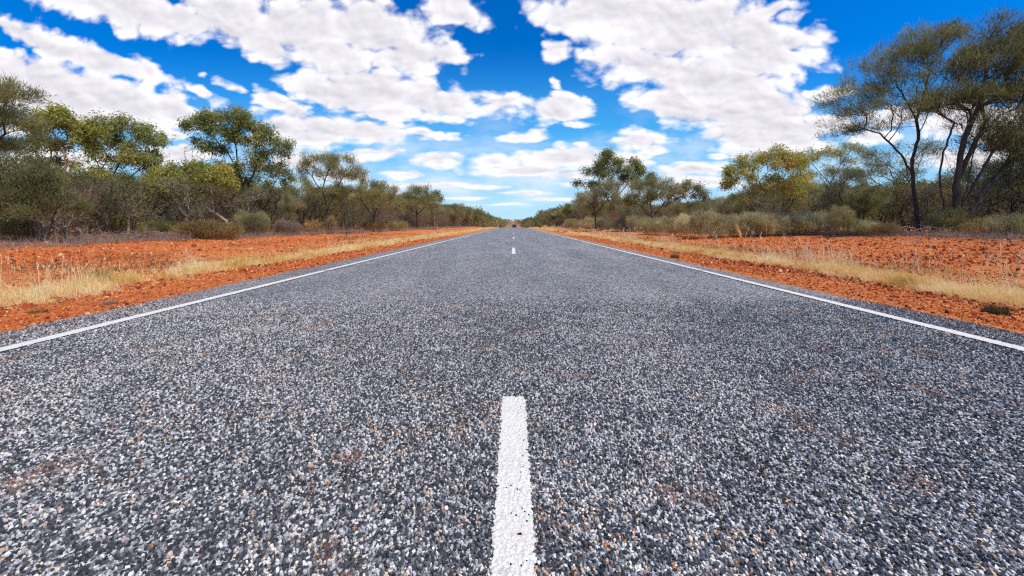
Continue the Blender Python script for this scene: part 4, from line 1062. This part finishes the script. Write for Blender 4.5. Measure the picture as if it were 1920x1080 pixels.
# ------------------------------------------------------------------ fallen wood
def dead_wood(name, px0, py0, px1, py1, label, seed, rise=0.12, n=30, rad=(0.4, 0.3, 0.15), tip_r=0.006, thick=0.045, mat=None, nmain=1):
    rng = np.random.default_rng(seed)
    a = np.array(on_ground(px0, py0)); b = np.array(on_ground(px1, py1))
    lines = []
    for i in range(nmain):
        m = a + (b - a) * rng.uniform(0.35, 0.65) + np.array([0, rng.normal(0, 0.2), rise * rng.uniform(0.5, 1.4)])
        o1 = np.array([rng.normal(0, 0.3), rng.normal(0, 0.35), 0]) * (i > 0); o2 = np.array([rng.normal(0, 0.5), rng.normal(0, 0.35), rise * rng.random()]) * (i > 0)
        lines.append([a + o1 + np.array([0, 0, 0.03]), m + o1 * 0.5, b + o2 + np.array([0, 0, 0.04])])
    tips = []
    for k in range(6):
        f = rng.uniform(0.1, 1.0); c = a + (b - a) * f + np.array([0, 0, rad[2] * 0.8])
        tips.append(blob(rng, c, rad, max(1, n // 6), 0.1, 0.2))
    tips = np.concatenate(tips)
    tips[:, 2] = np.maximum(tips[:, 2], ground_z(tips[:, 0], tips[:, 1]) + 0.02)
    pos, par, tid = grow(rng, lines, tips, 0.3, 0.15, 0.12)
    r = radii(par, tip_r, 2.2, thick)
    v, ps, t = tubes(pos, par, r)
    o = link(name, mesh_np(name, v - a, ps, smooth=True), mat or m_dead, None, tuple(a))
    return tag(o, label, 'dead wood')
dead_wood('dead_branch', 95, 455, 345, 452, 'long heap of grey dead branches lying in front of the left trees', 601, rise=0.22, n=330, rad=(0.75, 0.35, 0.24), nmain=7, tip_r=0.005)
dead_wood('fallen_stick', 5, 465, 160, 464, 'thin dark stick lying on the red soil below the low bushy mulga', 602, rise=0.03, n=10, rad=(0.2, 0.15, 0.04), tip_r=0.006)
dead_wood('fallen_stick', 430, 461, 505, 460, 'short dark fallen stick on the red soil below the round olive bush', 603, rise=0.04, n=8, rad=(0.2, 0.12, 0.04), tip_r=0.009)
dead_wood('fallen_stick', 1797, 533, 1832, 526, 'small pale bent twig lying in the grass of the right verge', 604, rise=0.05, n=3, rad=(0.06, 0.06, 0.03), tip_r=0.006, mat=m_gbark)
dead_wood('dead_branch', 560, 440, 700, 437, 'grey litter of twigs below the dome-crowned mulga', 605, rise=0.15, n=80, rad=(0.7, 0.5, 0.2), nmain=4)
dead_wood('dead_branch', 1660, 443, 1760, 443, 'tangle of grey twigs at the foot of the tall single trunk', 606, rise=0.2, n=110, rad=(0.6, 0.5, 0.3), nmain=4)
dead_wood('dead_branch', 380, 440, 440, 439, 'pale tangled dead limbs under the yellow-green bushy gum', 607, rise=0.5, n=120, rad=(0.6, 0.5, 0.6), nmain=5, mat=m_gbark)

# ------------------------------------------------------------------ single tufts
def tuft(name, px, py, h, r, n, mat, label, seed, lean=0.55, wd=0.003, dirx=0.0, col=0.5):
    rng = np.random.default_rng(seed)
    X, Y, z = on_ground(px, py)
    a = rng.uniform(0, 6.28, n); q = r * 0.35 * np.sqrt(rng.random(n))
    x, y_ = q * np.cos(a), q * np.sin(a)
    v, ps, t = blades(x, y_, np.full(n, -0.02), h * rng.uniform(0.45, 1.1, n), np.full(n, wd), np.abs(rng.normal(0, lean, n)).clip(0, 1.2), np.clip(rng.normal(col, 0.22, n), 0, 1), rng)
    v[:, 0] += dirx * v[:, 2]
    o = link(name, mesh_np(name, v, ps, {'tint': t}), mat, None, (X, Y, z))
    return tag(o, label, 'grass tuft')
tuft('grass_tuft', 1868, 588, 0.12, 0.26, 500, m_darktuft, 'dark olive grass tuft in the pale grass at the right edge of the verge', 701, col=0.35)
tuft('grass_tuft', 1266, 484, 0.16, 0.3, 350, m_darktuft, 'small dark grass tuft beside the seal below the largest grey-green bush', 702)
tuft('grass_tuft', 187, 529, 0.22, 0.3, 320, m_darktuft, 'green-brown grass tuft with upright stalks in the left verge', 703, lean=0.4)
tuft('grass_tuft', 205, 571, 0.08, 0.16, 160, m_greytuft, 'grey wispy grass tuft on the bare gravel beside the left seal', 704)
tuft('grass_tuft', 1700, 535, 0.14, 0.35, 300, m_darktuft, 'olive grass tuft on the red soil beside the tall pale stalks', 705)
tuft('grass_tuft', 72, 586, 0.06, 0.2, 170, m_darktuft, 'low dark grass tuft at the grass edge near the left border of the picture', 706)
tuft('grass_clump', 1388, 446, 0.95, 0.22, 160, m_gold, 'leaning clump of golden dead stalks between the grey-green bushes', 707, lean=0.12, wd=0.008, dirx=-0.32, col=0.75)
tuft('grass_clump', 160, 446, 0.75, 0.3, 40, m_gold, 'few pale upright stalks behind the left heap of dead branches', 708, lean=0.1, wd=0.006, col=0.9)

# ------------------------------------------------------------------ guide posts
def lathe_strip(w_, d_, h_, top=0.03):
    p = [(-w_, 0), (w_, 0), (w_, h_ - top), (w_ * 0.6, h_), (-w_ * 0.6, h_), (-w_, h_ - top)]
    v = [(x, -d_ + 0.25 * d_ * (1 if abs(x) < w_ else 0), z) for x, z in p] + [(x, d_, z) for x, z in p]
    k = len(p)
    return np.array(v, float), [np.array([[i, (i + 1) % k, k + (i + 1) % k, k + i] for i in range(k)]), np.array([list(range(k))[::-1], list(range(k, 2 * k))])]
m_white = plain('white_plastic', (0.80, 0.80, 0.76), 0.5)
m_red = plain('red_reflector', (0.55, 0.03, 0.02), 0.3)
m_yel = plain('yellow_plastic', (0.75, 0.62, 0.20), 0.5)
POSTS = [(-4.5, 108, m_white, 'white guide post beside the far left edge of the road'), (4.65, 108, m_yel, 'yellowish guide post beside the far right edge of the road'),
         (-4.3, 236, m_white, 'tiny white guide post farther off on the left, near the car'), (4.5, 236, m_white, 'tiny white guide post farther off on the right, near the car')]
for X, Y, mt, lab in POSTS:
    o = empty('guide_post', (X, Y, G(X, Y)), lab, 'guide post', 'guide posts beside the road')
    v, ps = lathe_strip(0.06 if Y < 200 else 0.07, 0.02, 1.0)
    link('post', mesh_np('post', v, ps), mt, o)
    v, ps = lathe_strip(0.028, 0.006, 0.16, 0.01); v[:, 2] += 0.74; v[:, 1] -= 0.027
    link('reflector', mesh_np('reflector', v, ps), m_red, o)

# ------------------------------------------------------------------ the far car
m_cpaint = plain('dark_car_paint', (0.035, 0.032, 0.045), 0.3, 0.6)
m_glass = plain('dark_glass', (0.02, 0.024, 0.03), 0.08, 0.8)
m_tyre = plain('tyre_rubber', (0.02, 0.02, 0.02), 0.9)
m_rim = plain('wheel_rim', (0.35, 0.35, 0.36), 0.35, 0.5, 0.8)
m_lamp = plain('lamp_lens', (0.75, 0.75, 0.72), 0.1, 0.8)
m_bump = plain('black_plastic', (0.03, 0.03, 0.032), 0.7)
def extrude(profile, halfw, inset=0.0, ztaper=None):     # side profile (y,z) swept across x, narrowing with height
    k = len(profile); V_ = []
    for sx_ in (-1, -0.86, 0.86, 1):
        for (y_, z_) in profile:
            q = halfw - (max(0, z_ - ztaper[0]) * ztaper[1] if ztaper else 0)
            e = 1.0 if abs(sx_) < 0.9 else 0.0
            cy_, cz_ = np.mean([p[0] for p in profile]), np.mean([p[1] for p in profile])
            V_.append((sx_ * q, cy_ + (y_ - cy_) * (1 if e else 0.965), cz_ + (z_ - cz_) * (1 if e else 0.93)))
    f = [[r_ * k + i, r_ * k + (i + 1) % k, (r_ + 1) * k + (i + 1) % k, (r_ + 1) * k + i] for r_ in range(3) for i in range(k)]
    return np.array(V_, float), [np.array(f), np.array([list(range(k))[::-1], list(range(3 * k, 4 * k))])]
def wheel_mesh(r_, hw, k=20):
    t_ = np.arange(k) / k * 2 * np.pi; V_ = []
    for x_, q in ((-hw, 0.55), (-hw, 0.92), (-hw * 0.8, 1), (hw * 0.8, 1), (hw, 0.92), (hw, 0.55)):
        for a in t_: V_.append((x_, r_ * q * math.cos(a), r_ * q * math.sin(a)))
    f = [[j * k + i, j * k + (i + 1) % k, (j + 1) * k + (i + 1) % k, (j + 1) * k + i] for j in range(5) for i in range(k)]
    return np.array(V_), [np.array(f)]
cz = G(0.3, 165) + 0.05
car = empty('car', (0.3, 165, cz), 'dark high-bodied car far ahead on the centre of the road', 'car')
v, ps = extrude([(-2.25, 0.42), (-2.3, 0.75), (-2.2, 1.02), (-1.15, 1.1), (1.9, 1.1), (2.25, 0.98), (2.3, 0.55), (2.2, 0.4)], 0.93)
body = link('body', mesh_np('body', v, ps), m_cpaint, car)
v, ps = extrude([(-1.2, 1.08), (-0.55, 1.66), (-0.3, 1.74), (1.7, 1.74), (2.0, 1.6), (2.15, 1.08)], 0.88, ztaper=(1.08, 0.22))
link('cabin', mesh_np('cabin', v, ps), m_cpaint, car)
def pane(name, pts, d, parent, mat):
    p = np.array(pts, float); q = p + np.array(d)
    k = len(p); V_ = np.concatenate([p, q])
    return link(name, mesh_np(name, V_, [np.array([[i, (i + 1) % k, k + (i + 1) % k, k + i] for i in range(k)]), np.array([list(range(k))[::-1], list(range(k, 2 * k))])]), mat, parent)
pane('windscreen', [(-0.76, -1.13, 1.15), (0.76, -1.13, 1.15), (0.66, -0.63, 1.6), (-0.66, -0.63, 1.6)], (0, -0.02, 0.02), car, m_glass)
pane('rear_window', [(-0.7, 2.16, 1.18), (0.7, 2.16, 1.18), (0.64, 2.05, 1.58), (-0.64, 2.05, 1.58)], (0, 0.03, 0), car, m_glass)
for sx_ in (-1, 1):
    pane('side_window', [(sx_ * 0.875, -0.8, 1.17), (sx_ * 0.875, 1.8, 1.17), (sx_ * 0.785, 1.6, 1.6), (sx_ * 0.785, -0.4, 1.6)], (sx_ * 0.02, 0, 0), car, m_glass)
    pane('headlight', [(sx_ * 0.6, -2.28, 0.78), (sx_ * 0.88, -2.26, 0.78), (sx_ * 0.88, -2.26, 0.95), (sx_ * 0.6, -2.28, 0.95)], (0, -0.04, 0), car, m_lamp)
    pane('mirror', [(sx_ * 0.92, -0.75, 1.12), (sx_ * 1.12, -0.72, 1.12), (sx_ * 1.12, -0.72, 1.27), (sx_ * 0.92, -0.75, 1.27)], (0, 0.08, 0), car, m_bump)
    for yw in (-1.4, 1.42):
        v, ps = wheel_mesh(0.38, 0.12)
        wh = link('wheel', mesh_np('wheel', v, ps, smooth=False), m_tyre, car, (sx_ * 0.84, yw, 0.38))
        k = 16; t_ = np.arange(k) / k * 2 * np.pi
        v = np.array([(sx_ * 0.10, 0.22 * math.cos(a), 0.22 * math.sin(a)) for a in t_] + [(sx_ * 0.13, 0.05 * math.cos(a), 0.05 * math.sin(a)) for a in t_])
        link('rim', mesh_np('rim', v, [np.array([[i, (i + 1) % k, k + (i + 1) % k, k + i] for i in range(k)]), np.array([list(range(k, 2 * k))])]), m_rim, wh)
pane('bumper', [(-0.9, -2.28, 0.42), (0.9, -2.28, 0.42), (0.9, -2.28, 0.66), (-0.9, -2.28, 0.66)], (0, -0.1, 0), car, m_bump)
pane('grille', [(-0.5, -2.3, 0.74), (0.5, -2.3, 0.74), (0.5, -2.28, 0.95), (-0.5, -2.28, 0.95)], (0, -0.03, 0), car, m_bump)
